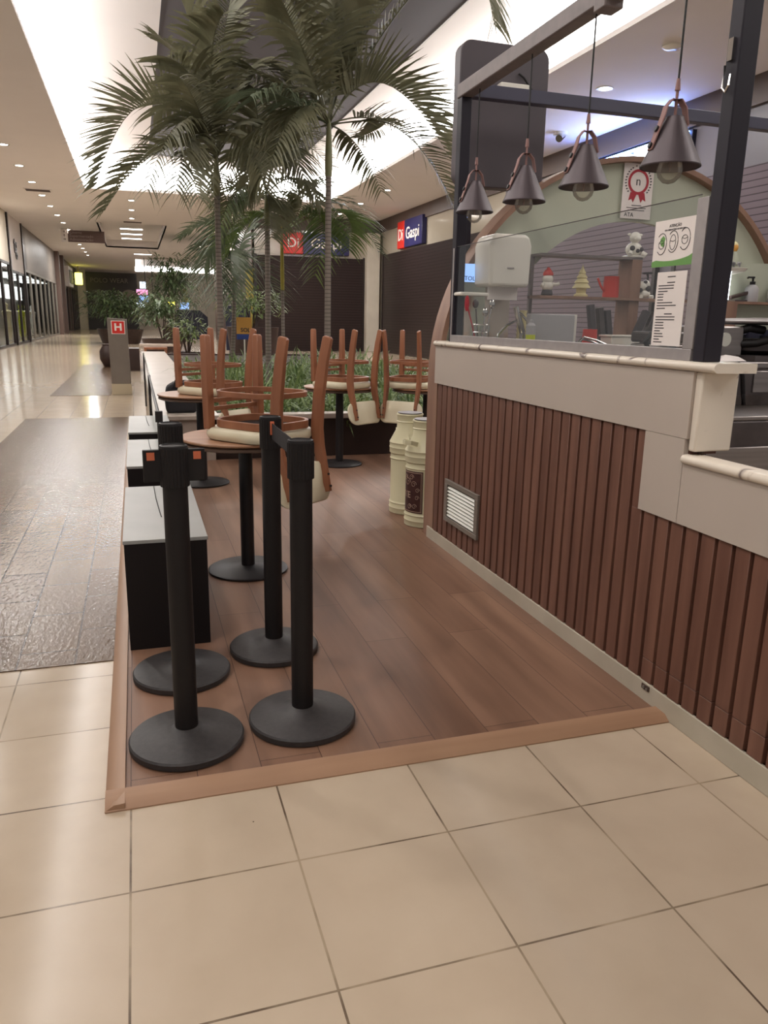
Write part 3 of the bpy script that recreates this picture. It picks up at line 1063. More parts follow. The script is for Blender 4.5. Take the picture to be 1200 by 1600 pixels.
MB().lathe([(0.056, 0.052), (0.054, 0.058), (0.036, 0.082), (0.045, 0.084), (0.042, 0.09), (0.026, 0.110), (0.034, 0.112), (0.031, 0.118), (0.018, 0.138), (0.024, 0.140), (0.02, 0.147), (0.008, 0.168), (0.001, 0.19)], 16).build('crown', 'yellow_ceramic', ytree)
rc = thing('watering_can', 'red cylindrical can with a thin spout on the shelf', 'can', (2.93, 2.66, SH))
MB().lathe([(0.05, 0), (0.05, 0.004), (0.046, 0.125), (0.048, 0.128), (0.043, 0.128), (0.043, 0.02), (0.001, 0.02)], 20).build('body', 'red_plastic', rc)
MB().tube([(-0.045, 0, 0.035), (-0.075, 0, 0.07), (-0.10, 0, 0.115)], 0.007, 8).build('spout', 'red_plastic', rc)


def cow(name, label, loc, up):
    t = thing(name, label, 'figurine', loc)
    if up:
        MB().lathe([(0.07, 0), (0.072, 0.008), (0.05, 0.014), (0.001, 0.016)], 18).build('base', 'white_plastic', t)
        MB().ball((0, 0, 0.05), (0.055, 0.042, 0.045)).ball((0, -0.005, 0.12), (0.036, 0.034, 0.034)).ball((0, -0.034, 0.112), (0.022, 0.014, 0.016)).build('body', 'white_plastic', t)
        MB().ball((-0.03, -0.03, 0.055), (0.018, 0.012, 0.016)).ball((0.03, -0.03, 0.05), (0.02, 0.012, 0.014)).ball((0.002, -0.04, 0.04), (0.014, 0.01, 0.012)).build('spot', 'ink', t)
        MB().ball((-0.04, 0, 0.138), (0.014, 0.008, 0.008)).ball((0.04, 0, 0.138), (0.014, 0.008, 0.008)).build('ear', 'white_plastic', t)
        MB().tube([(-0.04, -0.03, 0.03), (-0.06, -0.05, 0.014)], 0.014, 8).tube([(0.04, -0.03, 0.03), (0.06, -0.05, 0.014)], 0.014, 8).build('leg', 'white_plastic', t)
    else:
        MB().ball((0.01, 0, 0.03), (0.05, 0.034, 0.03)).ball((-0.015, -0.01, 0.075), (0.032, 0.03, 0.03)).ball((0.025, 0, 0.085), (0.028, 0.026, 0.03)).build('body', 'white_plastic', t)
        MB().ball((0.03, -0.026, 0.06), (0.018, 0.01, 0.018)).ball((-0.03, -0.03, 0.05), (0.014, 0.01, 0.014)).ball((0.0, -0.03, 0.1), (0.014, 0.01, 0.01)).build('spot', 'ink', t)
        MB().tube([(0.03, 0, 0.09), (0.036, 0, 0.125), (0.03, 0, 0.15)], 0.007, 8).lathe([(0.03, 0.15), (0.032, 0.158), (0.001, 0.16)], 12, Matrix.Translation((0.03, 0, 0))).build('candle_holder', 'ink', t)
        MB().tube([(-0.02, -0.03, 0.01), (-0.04, -0.055, 0.01)], 0.012, 8).tube([(0.04, -0.03, 0.01), (0.05, -0.05, 0.01)], 0.012, 8).build('leg', 'white_plastic', t)
    return t


cow('figurine', 'white spotted cow figurine sitting on the topmost shelf', (3.07, 2.66, 1.7505), True)
cow('figurine', 'black and white cow figurine with raised holder on the long shelf', (3.15, 2.65, SH), False)
# figurine on a white round dish near the post
dish = thing('dish', 'white round dish held on a lit stand right of the dark post', 'dish', (3.80, 2.64, SH))
MB().lathe([(0.008, 0.165), (0.09, 0.185), (0.105, 0.205), (0.10, 0.207), (0.085, 0.192), (0.001, 0.185)], 24).build('bowl', 'white_plastic', dish)
B(-0.007, 0.007, -0.006, 0.006, 0.0, 0.165).build('light_tube', 'neon_white', dish)
MB().lathe([(0.05, 0), (0.05, 0.008), (0.001, 0.01)], 16).build('base', 'alu', dish)
doll = thing('figurine', 'small seated doll figurine with blond hair on the white dish', 'figurine', (3.80, 2.63, SH + 0.188))
MB().ball((0, 0, 0.145), (0.026, 0.026, 0.03)).build('head', 'orange_sign', doll)
MB().ball((0, 0.006, 0.155), (0.03, 0.028, 0.03)).build('hair', 'yellow_ceramic', doll)
MB().lathe([(0.034, 0.04), (0.034, 0.08), (0.02, 0.12), (0.01, 0.125)], 12).build('torso', 'green_panel', doll)
MB().tube([(-0.018, 0, 0.05), (-0.022, -0.04, 0.045), (-0.024, -0.045, 0.005)], 0.014, 8).tube([(0.018, 0, 0.05), (0.022, -0.04, 0.045), (0.024, -0.045, 0.005)], 0.014, 8).build('leg', 'grey_board', doll)
soap = thing('soap_bottle', 'clear pump soap bottle on the shelf right of the dark post', 'bottle', (4.0, 2.65, SH))
MB().lathe([(0.04, 0), (0.043, 0.01), (0.043, 0.085), (0.03, 0.105), (0.016, 0.112)], 18).build('body', 'grey_board', soap)
pm = MB().lathe([(0.018, 0.11), (0.018, 0.13), (0.007, 0.132), (0.007, 0.15), (0.012, 0.152), (0.012, 0.162), (0.001, 0.163)], 12)
pm.tube([(0, 0, 0.157), (-0.04, 0, 0.157), (-0.045, 0, 0.15)], 0.006, 8)
pm.build('pump', 'black_plastic', soap)
stp = thing('stapler', 'dark green stapler-like tool lying on the shelf beside the soap bottle', 'stapler', (3.90, 2.65, SH))
B(-0.07, 0.06, -0.018, 0.018, 0, 0.012).build('base', 'ink', stp, bevel=0.003)
MB().box(-0.07, 0.07, -0.016, 0.016, 0, 0.022, Matrix.Translation((0, 0, 0.03)) @ Matrix.Rotation(-0.25, 4, 'Y')).build('arm', 'pot_brown', stp, bevel=0.005)
jar = thing('jar', 'pale glass jar with a dark lid at the right edge of the shelf', 'jar', (4.2, 2.65, SH))
MB().lathe([(0.045, 0), (0.05, 0.01), (0.05, 0.07), (0.042, 0.08)], 16).build('body', 'grey_board', jar)
MB().lathe([(0.046, 0.08), (0.046, 0.10), (0.001, 0.102)], 16).build('lid', 'ink', jar)
for k, x in enumerate((4.02, 4.16)):
    mg = thing('mug', ('dark mug under the shelf below the soap bottle', 'dark mug under the shelf at the right edge')[k], 'mug', (x, 2.62, 1.192 + 0.0), group='dark mugs')
    MB().lathe([(0.035, 0.0), (0.05, 0.02), (0.052, 0.14), (0.048, 0.14), (0.046, 0.03), (0.001, 0.025)], 16).build('body', 'navy', mg)
    MB().tube([(-0.05, 0, 0.11), (-0.085, 0, 0.10), (-0.085, 0, 0.05), (-0.05, 0, 0.04)], 0.008, 8).build('handle', 'navy', mg)

# ------------------------------------------------------------------ on the worktop
WT = 1.192
pd = thing('paper_towel_dispenser', 'white plastic paper towel dispenser above the worktop at the glass left end', 'dispenser', (2.094, 2.50, 1.54))
bw = [(-0.122, 0.02), (-0.115, 0.0), (0.115, 0.0), (0.122, 0.02), (0.128, 0.22), (0.112, 0.268), (0.085, 0.28), (-0.085, 0.28), (-0.112, 0.268), (-0.128, 0.22)]
MB().prism(bw, 'y', -0.12, 0.10).build('cover', 'white_plastic', pd, bevel=0.018, segs=3)
B(-0.02, 0.02, -0.124, -0.118, 0.095, 0.103).build('lock', 'frame_grey', pd)
B(-0.10, 0.085, -0.05, -0.045, -0.07, 0.01).build('paper', 'white_paper', pd)
B(-0.05, 0.08, 0.03, 0.09, -0.348, 0.0).build('wall_mount', 'white_panel', pd)
ws = thing('wall_ledge', 'short white ledge on the left kiosk post beside the dispenser', 'shelf', (1.885, 2.44, 1.485))
B(-0.085, 0.085, -0.06, 0.06, 0, 0.02).build('board', 'white_plastic', ws, bevel=0.006)
B(-0.02, 0.02, 0.03, 0.06, -0.29, 0.0).build('bracket', 'white_panel', ws)
scn = thing('reflection_panel', 'small glowing panel imitating the reflection of a blue-white sign above the utensils', 'sign', (1.945, 2.60, 1.57))
B(-0.035, 0.035, 0, 0.02, 0, 0.10).build('panel', 'screen_blue', scn)  # glowing panel added to imitate a lit sign mirrored in the glass
B(-0.006, 0.006, 0.02, 0.148, 0.04, 0.05).build('bracket', 'alu', scn)
text('TOL', 0.035, 'navy', face_y(0, -0.003, 0.018), scn, ext=0.001)
cad = thing('utensil_holder', 'wire holder with red spatula and steel utensils behind the glass left end', 'utensil holder', (1.885, 2.28, WT))
cw = MB()
for z in (0.004, 0.05, 0.10, 0.14):
    cw.tube([(0.045 * math.cos(2 * PI * k / 20), 0.045 * math.sin(2 * PI * k / 20), z) for k in range(20)], 0.0025, 5, True)
for k in range(10):
    a = 2 * PI * k / 10
    cw.cyl((0.045 * math.cos(a), 0.045 * math.sin(a), 0), (0.045 * math.cos(a), 0.045 * math.sin(a), 0.14), 0.002, n=5)
cw.build('basket', 'chrome', cad)
for k, (dx, dy, h, mn, nm_) in enumerate(((-0.08, 0, 0.27, 'red_print', 'spatula'), (-0.03, 0.01, 0.27, 'steel_dark', 'spoon'), (0.02, 0.0, 0.22, 'chrome', 'ladle'), (0.05, -0.01, 0.27, 'chrome', 'spoon'))):
    t = thing(nm_, ('red spatula leaning left in the wire holder', 'dark spoon in the wire holder behind the red spatula', 'steel ladle in the wire holder', 'tall steel spoon standing at the right of the wire holder')[k], 'utensil', (1.885 + dx * 0.2, 2.28 + dy, WT + 0.012))
    MB().tube([(0, 0, 0), (dx * 0.5, 0, h * 0.5), (dx * 0.8, 0, h * 0.78)], 0.004, 6).build('handle', mn, t)
    MB().ball((dx * 0.9, 0, h * 0.88), (0.014 if k == 0 else 0.018, 0.004 if k == 0 else 0.008, 0.042 if k == 0 else 0.024)).build('blade', mn, t)
fau = thing('tap', 'chrome lever tap with a thin glass spout arm behind the glass', 'tap', (2.19, 2.38, WT))
MB().cyl((0.0, 0, 0), (0.0, 0, 0.10), 0.016).cyl((0.0, 0, 0.10), (-0.05, 0, 0.24), 0.017).build('body', 'chrome', fau)
MB().tube([(-0.03, 0, 0.17), (-0.10, 0, 0.14), (-0.15, 0, 0.09), (-0.16, 0, 0.05)], 0.008, 8).build('spout', 'chrome', fau)
MB().tube([(-0.05, 0, 0.22), (-0.02, -0.02, 0.20), (0.01, -0.03, 0.165)], 0.007, 8).build('lever', 'chrome', fau)
sg = thing('sponge_tray', 'small dark tray with a tan sponge left of the lime bottle', 'tray', (2.08, 2.30, WT))
B(-0.05, 0.05, -0.04, 0.04, 0, 0.02).build('tray', 'ink', sg)
B(-0.03, 0.04, -0.03, 0.03, 0.02, 0.05).build('sponge', 'yellow_ceramic', sg, bevel=0.006)
lb = thing('squeeze_bottle', 'clear squeeze bottle half full of lime green soap', 'bottle', (2.20, 2.30, WT))
MB().lathe([(0.024, 0), (0.027, 0.008), (0.027, 0.09)], 16).build('liquid', 'lime', lb)
MB().lathe([(0.027, 0.09), (0.027, 0.14), (0.013, 0.155), (0.012, 0.17), (0.001, 0.172)], 16).build('bottle', 'grey_board', lb)
ct = thing('cup_stack', 'stack of pale yellow cups behind the tap', 'cups', (2.27, 2.55, WT))
cm = MB()
for k in range(8):
    cm.lathe([(0.02, 0.025 * k), (0.03, 0.025 * k + 0.05), (0.028, 0.025 * k + 0.05)], 14)
cm.build('cups', 'yellow_ceramic', ct)
bd = thing('grey_box', 'flat grey translucent box standing upright behind the glass', 'box', (2.36, 2.36, WT))
B(-0.145, 0.135, -0.03, 0.03, 0, 0.205).build('body', 'grey_board', bd, bevel=0.006)
B(0.135, 0.15, -0.025, 0.025, 0, 0.205).build('edge', 'white_plastic', bd)
lp = thing('tongs', 'bent steel wire tongs lying in front of the grey box', 'tongs', (2.47, 2.1, WT))
MB().tube([(-0.06, 0, 0.006), (-0.08, 0, 0.05), (-0.05, 0, 0.085), (0.02, -0.01, 0.07), (0.12, -0.03, 0.03), (0.2, -0.04, 0.008)], 0.006, 8).build('arm', 'chrome', lp)
MB().tube([(-0.06, 0.04, 0.006), (-0.08, 0.03, 0.045), (-0.05, 0.03, 0.075), (0.02, 0.02, 0.06), (0.12, 0.0, 0.02), (0.2, -0.02, 0.008)], 0.006, 8).build('arm', 'chrome', lp)
cup = thing('cup', 'red tumbler on the worktop behind the glass', 'cup', (2.63, 2.38, WT))
MB().lathe([(0.043, 0.0), (0.046, 0.004), (0.041, 0.125), (0.038, 0.125), (0.04, 0.02), (0.001, 0.016)], 20).build('body', 'red_plastic', cup)
tub = thing('white_tub', 'low white plastic tub right of the red tumbler', 'tub', (2.80, 2.32, WT))
MB().prism([(-0.085, 0), (0.085, 0), (0.10, 0.085), (-0.10, 0.085)], 'y', -0.06, 0.06).build('body', 'white_plastic', tub, bevel=0.006)
B(-0.106, 0.106, -0.066, 0.066, 0.085, 0.096).build('rim', 'white_plastic', tub, bevel=0.003)
kb = thing('knife_block', 'slanted dark rack of black handled tools in the white tub', 'tool rack', (2.77, 2.45, WT))
for k, (dx, ln) in enumerate(((-0.06, 0.27), (0.0, 0.255), (0.05, 0.24))):
    M = Matrix.Translation((dx, 0, 0.0)) @ Matrix.Rotation(-0.18, 4, 'Y')
    MB().box(-0.018, 0.018, -0.02, 0.02, 0.0, ln, M).build('holder', 'ink' if k != 1 else 'steel_dark', kb, bevel=0.004)
k2 = thing('tool_rack', 'dark slanted pair of pan handles right of the white tub', 'pan handles', (3.0, 2.45, WT))
for k, (dx, ln) in enumerate(((-0.05, 0.26), (0.02, 0.25), (0.09, 0.22))):
    M = Matrix.Translation((dx, 0, 0.0)) @ Matrix.Rotation(0.42, 4, 'Y')
    MB().box(-0.02, 0.02, -0.02, 0.02, 0.0, ln, M).build('handle', 'ink' if k != 1 else 'steel_dark', k2, bevel=0.004)
wmk = thing('waffle_iron', 'steel waffle iron with a big black ring handle behind the price list', 'waffle iron', (2.335, 1.50, WT))
B(0.03, 0.23, -0.12, 0.10, 0, 0.07).build('body', 'steel', wmk, bevel=0.01)
B(0.03, 0.23, -0.12, 0.10, 0.075, 0.125).build('lid', 'steel_dark', wmk, bevel=0.01)
MB().tube([(0.1, -0.14, 0.10), (0.02, -0.17, 0.12), (-0.06, -0.18, 0.115), (-0.085, -0.18, 0.08), (-0.06, -0.18, 0.045), (0.02, -0.17, 0.04), (0.1, -0.14, 0.055)], 0.013, 10).build('handle', 'black_plastic', wmk)
# equipment right of the post
cm_ = thing('crepe_machine', 'stainless hot plate machine with round domed top right of the dark post', 'machine', (2.99, 1.42, WT))
B(-0.36, -0.17, -0.06, 0.18, 0, 0.155).build('control_box', 'steel', cm_, bevel=0.008)
MB().cyl((-0.285, -0.064, 0.095), (-0.285, -0.075, 0.095), 0.032, n=20).build('dial', 'alu_light', cm_)
MB().lathe([(0.25, 0.165), (0.28, 0.172), (0.285, 0.18), (0.24, 0.192), (0.001, 0.2)], 36, Matrix.Translation((0.06, 0.1, 0))).build('upper_plate', 'steel', cm_)
MB().lathe([(0.22, 0.03), (0.25, 0.045), (0.25, 0.085), (0.22, 0.095), (0.001, 0.1)], 36, Matrix.Translation((0.06, 0.12, 0))).build('lower_plate', 'steel_dark', cm_)
B(-0.06, 0.0, -0.17, -0.14, 0.0, 0.165).build('bracket', 'steel', cm_, bevel=0.003)
MB().tube([(-0.17, -0.05, 0.075), (-0.13, -0.1, 0.08), (-0.07, -0.12, 0.1)], 0.018, 10).tube([(-0.17, 0.0, 0.13), (-0.13, -0.05, 0.15), (-0.06, -0.06, 0.14)], 0.02, 10).build('handle', 'black_plastic', cm_)
B(-0.2, 0.45, -0.18, 0.3, 0.0, 0.025).build('base', 'steel_dark', cm_)
pp = thing('paper_sheets', 'loose crumpled white papers beside the dark post foot', 'papers', (2.66, 1.26, WT))
MB().add([(-0.10, -0.05, 0.002), (0.05, -0.06, 0.004), (0.08, 0.03, 0.02), (-0.06, 0.05, 0.012), (-0.02, 0.0, 0.03)], [(0, 1, 4), (1, 2, 4), (2, 3, 4), (3, 0, 4)]).build('sheet', 'white_paper', pp, smooth=False)
uc = thing('steel_unit', 'low stainless steel counter unit inside the kiosk at the right edge', 'steel unit', (2.8, 0.95, 0))
wb(B(2.12, 3.6, 1.16, 1.19, 1.05, 1.163), 'upper_front', 'steel_dark', uc)
wb(B(2.72, 2.86, 1.153, 1.162, 1.06, 1.155), 'cover_plate', 'steel', uc, bevel=0.003)
wb(B(2.10, 3.6, 0.80, 1.18, 0.985, 1.0), 'ledge', 'steel', uc, bevel=0.003)
wb(B(2.08, 3.6, 0.80, 1.15, 0.02, 0.985), 'body', 'steel_dark', uc, bevel=0.01)
wb(B(2.16, 3.55, 0.79, 0.80, 0.06, 0.88), 'door', 'steel', uc, bevel=0.006)
wb(MB().prism([(2.11, 0.985), (2.29, 0.985), (2.29, 1.09), (2.26, 1.12), (2.11, 1.12)], 'y', 0.80, 0.84), 'end_plate', 'steel', uc, bevel=0.003)
cab = MB().tube([(2.47, 1.12, 1.005), (2.50, 1.11, 1.10), (2.54, 1.10, 1.175), (2.575, 1.10, 1.19), (2.60, 1.10, 1.16), (2.63, 1.11, 1.06), (2.64, 1.11, 1.01)], 0.010, 10)
cbo = wb(cab, 'cable', 'black_plastic', uc)

# ------------------------------------------------------------------ papers
ce = thing('certificate', 'white certificate with a red rosette hanging in the kiosk arch', 'certificate', (3.108, 2.735, 2.0))
B(-0.108, 0.108, -0.003, 0.0, -0.01, 0.31).build('sheet', 'white_paper', ce)
rs = MB()
rs.lathe([(0.074, 0.001), (0.074, 0.002), (0.058, 0.002), (0.058, 0.001)], 32, Matrix.Translation((0, -0.0035, 0.205)) @ Matrix.Rotation(PI / 2, 4, 'X'), cap=False)
rs.prism([(-0.05, 0.145), (-0.062, 0.095), (-0.04, 0.105), (-0.028, 0.085), (-0.005, 0.135)], 'y', -0.0045, -0.0035)
rs.prism([(0.05, 0.145), (0.062, 0.095), (0.04, 0.105), (0.028, 0.085), (0.005, 0.135)], 'y', -0.0045, -0.0035)
rs.build('rosette', 'red_print', ce)
lr = MB()
for sgn in (-1, 1):
    for k in range(10):
        a = math.radians(-40 + k * 11)
        cx, cz = sgn * 0.09 * math.cos(a), 0.205 + 0.09 * math.sin(a)
        lr.prism([(cx - 0.008, cz), (cx, cz - 0.004), (cx + 0.008, cz + 0.002), (cx, cz + 0.006)], 'y', -0.0045, -0.0035)
for k in (-1, 0, 1):
    lr.prism([(k * 0.022 - 0.006, 0.292), (k * 0.022 + 0.006, 0.292), (k * 0.022, 0.303)], 'y', -0.0045, -0.0035)
for k, wd in enumerate((0.035, 0.07, 0.06)):
    lr.box(-wd, wd, -0.0045, -0.0035, 0.066 - k * 0.014, 0.070 - k * 0.014)
lr.build('laurel_print', 'ink', ce)
text('n', 0.075, 'ink', face_y(0, -0.0042, 0.208), ce, ext=0.0005)
text('ATA', 0.035, 'ink', face_y(-0.05, -0.0042, 0.012), ce, ext=0.0005)


def onglass(name, label, cat, y0, y1, z0, z1):
    """paper on the glass, facing -x; local x runs to the viewer's right (towards -y)"""
    t = thing(name, label, cat, (1.8055, (y0 + y1) / 2, z0))
    w2 = (y1 - y0) / 2
    B(-0.0015, 0.0, -w2, w2, 0, z1 - z0).build('sheet', 'white_paper', t)
    return t, w2, z1 - z0


p1, w2, hh = onglass('notice', 'white mask notice with a green lower band taped on the glass', 'notice', 0.500, 0.710, 1.538, 1.687)
gb = [( -w2, 0.0), (w2, 0.0), (w2, 0.018)] + [(w2 - 2 * w2 * k / 10, 0.018 + 0.012 * (2 * k / 10 - 1) ** 2 - 0.004 + 0.006 * k / 10) for k in range(1, 10)] + [(-w2, 0.036)]
MB().prism(gb, 'x', -0.0025, -0.0015).build('green_band', 'green_print', p1)
fc = MB()
for k, yy in enumerate((0.062, 0.004, -0.056)):
    cz = 0.074 + 0.004 * k
    pts = [(-0.002, yy + 0.026 * math.cos(2 * PI * q / 24), cz + 0.034 * math.sin(2 * PI * q / 24)) for q in range(3, 22)]
    fc.tube(pts, 0.0012, 5)
    pts = [(-0.002, yy + 0.015 * math.cos(2 * PI * q / 16), cz - 0.002 + (0.024 if k == 1 else 0.014) * math.sin(2 * PI * q / 16)) for q in range(16)]
    fc.tube(pts, 0.001, 5, True)
    fc.tube([(-0.002, yy + 0.014, cz + 0.004), (-0.002, yy, cz), (-0.002, yy - 0.014, cz + 0.004)], 0.001, 5)
fc.build('face_print', 'ink', p1)
MB().prism([(0.05, 0.062), (0.066, 0.07), (0.07, 0.09), (0.056, 0.1), (0.044, 0.09), (0.05, 0.075)], 'x', -0.0022, -0.0015).build('mask_print', 'green_print', p1)
text('ATEN\u00c7\u00c3O', 0.013, 'ink', face_mx(-0.002, -0.002, 0.128), p1, ext=0.0004)
text('USO OBRIGAT\u00d3RIO DE M\u00c1SCARA', 0.007, 'ink', face_mx(-0.002, -0.002, 0.116), p1, ext=0.0004)
p2, w2, hh = onglass('price_list', 'narrow white printed list taped low on the glass by the frame', 'notice', 0.520, 0.672, 1.278, 1.520)
random.seed(4)
ln = MB()
for k in range(24):
    z = hh - 0.018 - k * 0.0093
    wd = random.choice((0.03, 0.05, 0.045, 0.08, 0.1))
    if k in (0, 2, 13):
        ln.box(-0.002, -0.0014, -0.02, 0.02, z, z + 0.0035)
    elif k not in (1, 12):
        ln.box(-0.002, -0.0014, w2 - 0.012 - wd, w2 - 0.012, z, z + 0.0032)
ln.build('print', 'ink', p2)

# ------------------------------------------------------------------ pendant lamps
pl = thing('pendant_lamp', 'pendant lamp with cone shade nearest the tall dark post', 'pendant lamp', (1.83, 0.70, 1.86), 1.45, group='cone pendant lamps over the counter')
MB().lathe([(0.098, 0.0), (0.099, 0.004), (0.030, 0.150), (0.0295, 0.155), (0.02, 0.157), (0.001, 0.158), ], 32, cap=False).lathe([(0.096, 0.002), (0.03, 0.145)], 32, cap=False).build('shade', 'lamp_shade', pl)
MB().lathe([(0.001, -0.052), (0.02, -0.047), (0.037, -0.03), (0.043, -0.008), (0.036, 0.018), (0.018, 0.045), (0.014, 0.06)], 20, cap=False).build('bulb', 'bulb_glass', pl)
MB().lathe([(0.018, 0.05), (0.018, 0.12), (0.001, 0.121)], 14).build('socket', 'chrome', pl)
MB().tube([(0.0, 0, 0.03), (-0.008, 0.0, 0.01), (0.0, 0.0, -0.012), (0.008, 0.0, 0.01), (0.002, 0.0, 0.035)], 0.0012, 5).build('filament', 'lamp_leather', pl)
lp_ = [(0, 0.080, 0.05), (0, 0.062, 0.10), (0, 0.042, 0.16), (0, 0.036, 0.185), (0, 0.018, 0.207), (0, -0.012, 0.207), (0, -0.032, 0.185), (0, -0.045, 0.13)]
MB().sweep(lp_, [(-0.015, -0.002), (0.015, -0.002), (0.015, 0.002), (-0.015, 0.002)], up=(0, 1, 0.2)).build('strap', 'lamp_leather', pl)
MB().cyl((0, 0.084, 0.066), (0, 0.070, 0.061), 0.010, n=12).cyl((0, 0.066, 0.118), (0, 0.052, 0.113), 0.010, n=12).build('button', 'black_metal', pl)
MB().cyl((0, 0, 0.15), (0, 0, 0.235), 0.005, n=8).cyl((0, 0, 0.235), (0, 0, 0.27), 0.009, 0.006, n=10).build('stem', 'lamp_leather', pl)
MB().cyl((0, 0, 0.26), (0, 0, 0.645), 0.0035, n=6).build('cable', 'black_plastic', pl)
LM = [(1.24, 1.875, 'pendant lamp with cone shade second from the tall dark post'),
      (1.75, 1.885, 'pendant lamp with cone shade hanging in front of the black rounded sign panel'),
      (2.31, 1.905, 'farthest pendant lamp, hanging beside the far left kiosk post')]
for y, z, lb_ in LM:
    o = dup(pl, (1.83, y, z), label=lb_)
    for ch in o.children:
        if ch.name.startswith('cable'):
            ch.scale = (1, 1, 1)
    o.location = (1.83, y, z)
for o in [x for x in bpy.data.objects if x.name.startswith('pendant_lamp')]:
    for ch in o.children:
        if ch.name.startswith('cable'):
            top = 2.50 - o.location.z
            ch.scale = (1, 1, (top - 0.26) / 0.385)
            ch.location = (0, 0, 0.26 - 0.26 * ch.scale[2])

# ------------------------------------------------------------------ black rounded sign hung beyond the frame
mottled('sign_back', srgb(80, 72, 76), srgb(74, 66, 70), 2, 0.5)
rp_ = thing('hanging_signboard', 'black hanging sign panel with rounded corners behind the kiosk beam', 'sign panel', (2.2, 2.8, 2.12))
rr = 0.07
hw, ht = 0.28, 0.77
pts = []
for cx, cz, a0 in ((hw - rr, ht - rr, 0), (-hw + rr, ht - rr, PI / 2), (-hw + rr, rr, PI), (hw - rr, rr, 1.5 * PI)):
    for k in range(7):
        a = a0 + PI / 2 * k / 6
        pts.append((cx + rr * math.cos(a), cz + rr * math.sin(a)))
MB().prism(pts, 'y', 0, 0.09).build('panel', 'sign_back', rp_, bevel=0.006)
B(-0.05, 0.13, -0.06, 0.0, 0.52, 0.555).build('lamp_tube', 'white_plastic', rp_, bevel=0.006)
MB().tube([(0.08, -0.01, 0.62), (0.11, -0.02, 0.6), (0.17, -0.02, 0.535)], 0.006, 6).build('cable', 'black_plastic', rp_)
B(-0.2, -0.16, 0.03, 0.06, -2.12, 0.02).build('support', 'post_dark', rp_)
B(0.16, 0.2, 0.03, 0.06, -0.0, 0.02).build('clip', 'post_dark', rp_)

# ================================================================== STANCHIONS
PF = 0.012                     # platform top


def stanchion(label, x, y, rz=0.0, tags=False):
    t = thing('stanchion', label, 'stanchion', (x, y, PF), rz, 'black belt stanchions')
    MB().lathe([(0.170, 0.0), (0.180, 0.004), (0.181, 0.022), (0.176, 0.028), (0.10, 0.040), (0.052, 0.052), (0.042, 0.060), (0.001, 0.061)], 56).build('base', 'black_powder', t)
    MB().lathe([(0.0365, 0.05), (0.0365, 0.90)], 32, cap=False).build('pole', 'black_plastic', t)
    pr = []
    n = 96
    vs, fs = [], []
    for z in (0.845, 0.958):
        for k in range(n):
            r = 0.0425 - (0.0016 if (k // 2) % 2 else 0.0)
            a = 2 * PI * k / n
            vs.append((r * math.cos(a), r * math.sin(a), z))
    fs = [(k, (k + 1) % n, n + (k + 1) % n, n + k) for k in range(n)] + [tuple(range(n - 1, -1, -1))]
    MB().add(vs, fs).lathe([(0.0415, 0.958), (0.040, 0.966), (0.034, 0.968), (0.032, 0.964), (0.001, 0.964)], 32, cap=False).build('belt_head', 'black_plastic', t, smooth=False)
    if tags:
        for s in (-1, 1):
            cl = B(s * 0.032, s * 0.088, -0.012, 0.004, 0.86, 0.955).build('belt_clip', 'black_plastic', t, bevel=0.002)
            B(s * 0.066 - 0.011, s * 0.066 + 0.011, -0.0135, -0.0118, 0.925, 0.948).build('tag', 'orange_tag', cl)
    return t


stanchion('black stanchion nearest the platform corner, with orange tagged belt clips', 0.173, 0.640, 0.02, True)
stanchion('black stanchion in the front row, on the open floor side', 0.558, 0.674, 0.3)
st3 = stanchion('black stanchion behind the front right-hand one, before the nearest table', 0.562, 1.275, 0.0)
stanchion('black stanchion touching the near black pedestal box, behind the corner one', 0.185, 1.140, 0.5)
# belt from the third to the second
bl = MB().box(-0.0012, 0.0012, -0.56, -0.04, 0.885, 0.945)
bl.build('belt', 'strap_web', st3)
B(-0.008, 0.008, -0.046, -0.036, 0.90, 0.952).build('belt_clip', 'orange_tag', st3, bevel=0.002)

# ------------------------------------------------------------------ black pedestal boxes with pale tops
for (yb0, yb1, lb_) in ((1.415, 2.45, 'low black box with pale top nearest the stanchions'), (3.04, 4.10, 'low black box with pale top, middle one of the row'),
                        (4.47, 5.52, 'low black box with pale top farthest along the row')):
    t = thing('pedestal_box', lb_, 'box', (0.155, (yb0 + yb1) / 2, PF), group='low black boxes along the platform edge')
    h2 = (yb1 - yb0) / 2
    B(-0.160, 0.162, -h2, h2, 0, 0.452).build('body', 'black_matte', t, bevel=0.002)
    B(-0.164, 0.166, -h2 - 0.004, h2, 0.452, 0.467).build('top_board', 'box_top', t, bevel=0.0015)
    MB().tube([(-0.022, h2 - 0.02, 0.469), (-0.018, 0.2, 0.4695), (-0.008, -0.08, 0.469), (-0.004, -0.16, 0.469)], 0.0022, 5).build('cable', 'black_plastic', t)
# glass balustrade beside the boxes and the bench
gbx = thing('glass_balustrade', 'low glass balustrade with dark top rail beside the stone bench', 'balustrade', (0.185, 2.78, PF))
MB().cyl((0, 0, 0), (0, 0, 0.80), 0.012, n=10).box(-0.02, 0.02, -0.012, 0.03, 0.76, 0.82).build('end_post', 'black_metal', gbx)
MB().tube([(0.0, 0.0, 0.795), (0.0, 3.05, 0.795)], 0.009, 8).build('rail', 'black_metal', gbx)
MB().tube([(0.0, 3.12, 0.795), (0.0, 7.8, 0.795)], 0.009, 8).build('rail', 'chrome', gbx)
B(-0.004, 0.004, 0.02, 3.04, 0.05, 0.79).build('pane', 'clear_glass', gbx)
B(-0.004, 0.004, 3.13, 7.8, 0.05, 0.79).build('pane', 'clear_glass', gbx)
MB().box(-0.012, 0.012, 3.04, 3.13, 0, 0.80).box(-0.012, 0.012, 7.8, 7.86, 0, 0.80).build('post', 'black_metal', gbx)

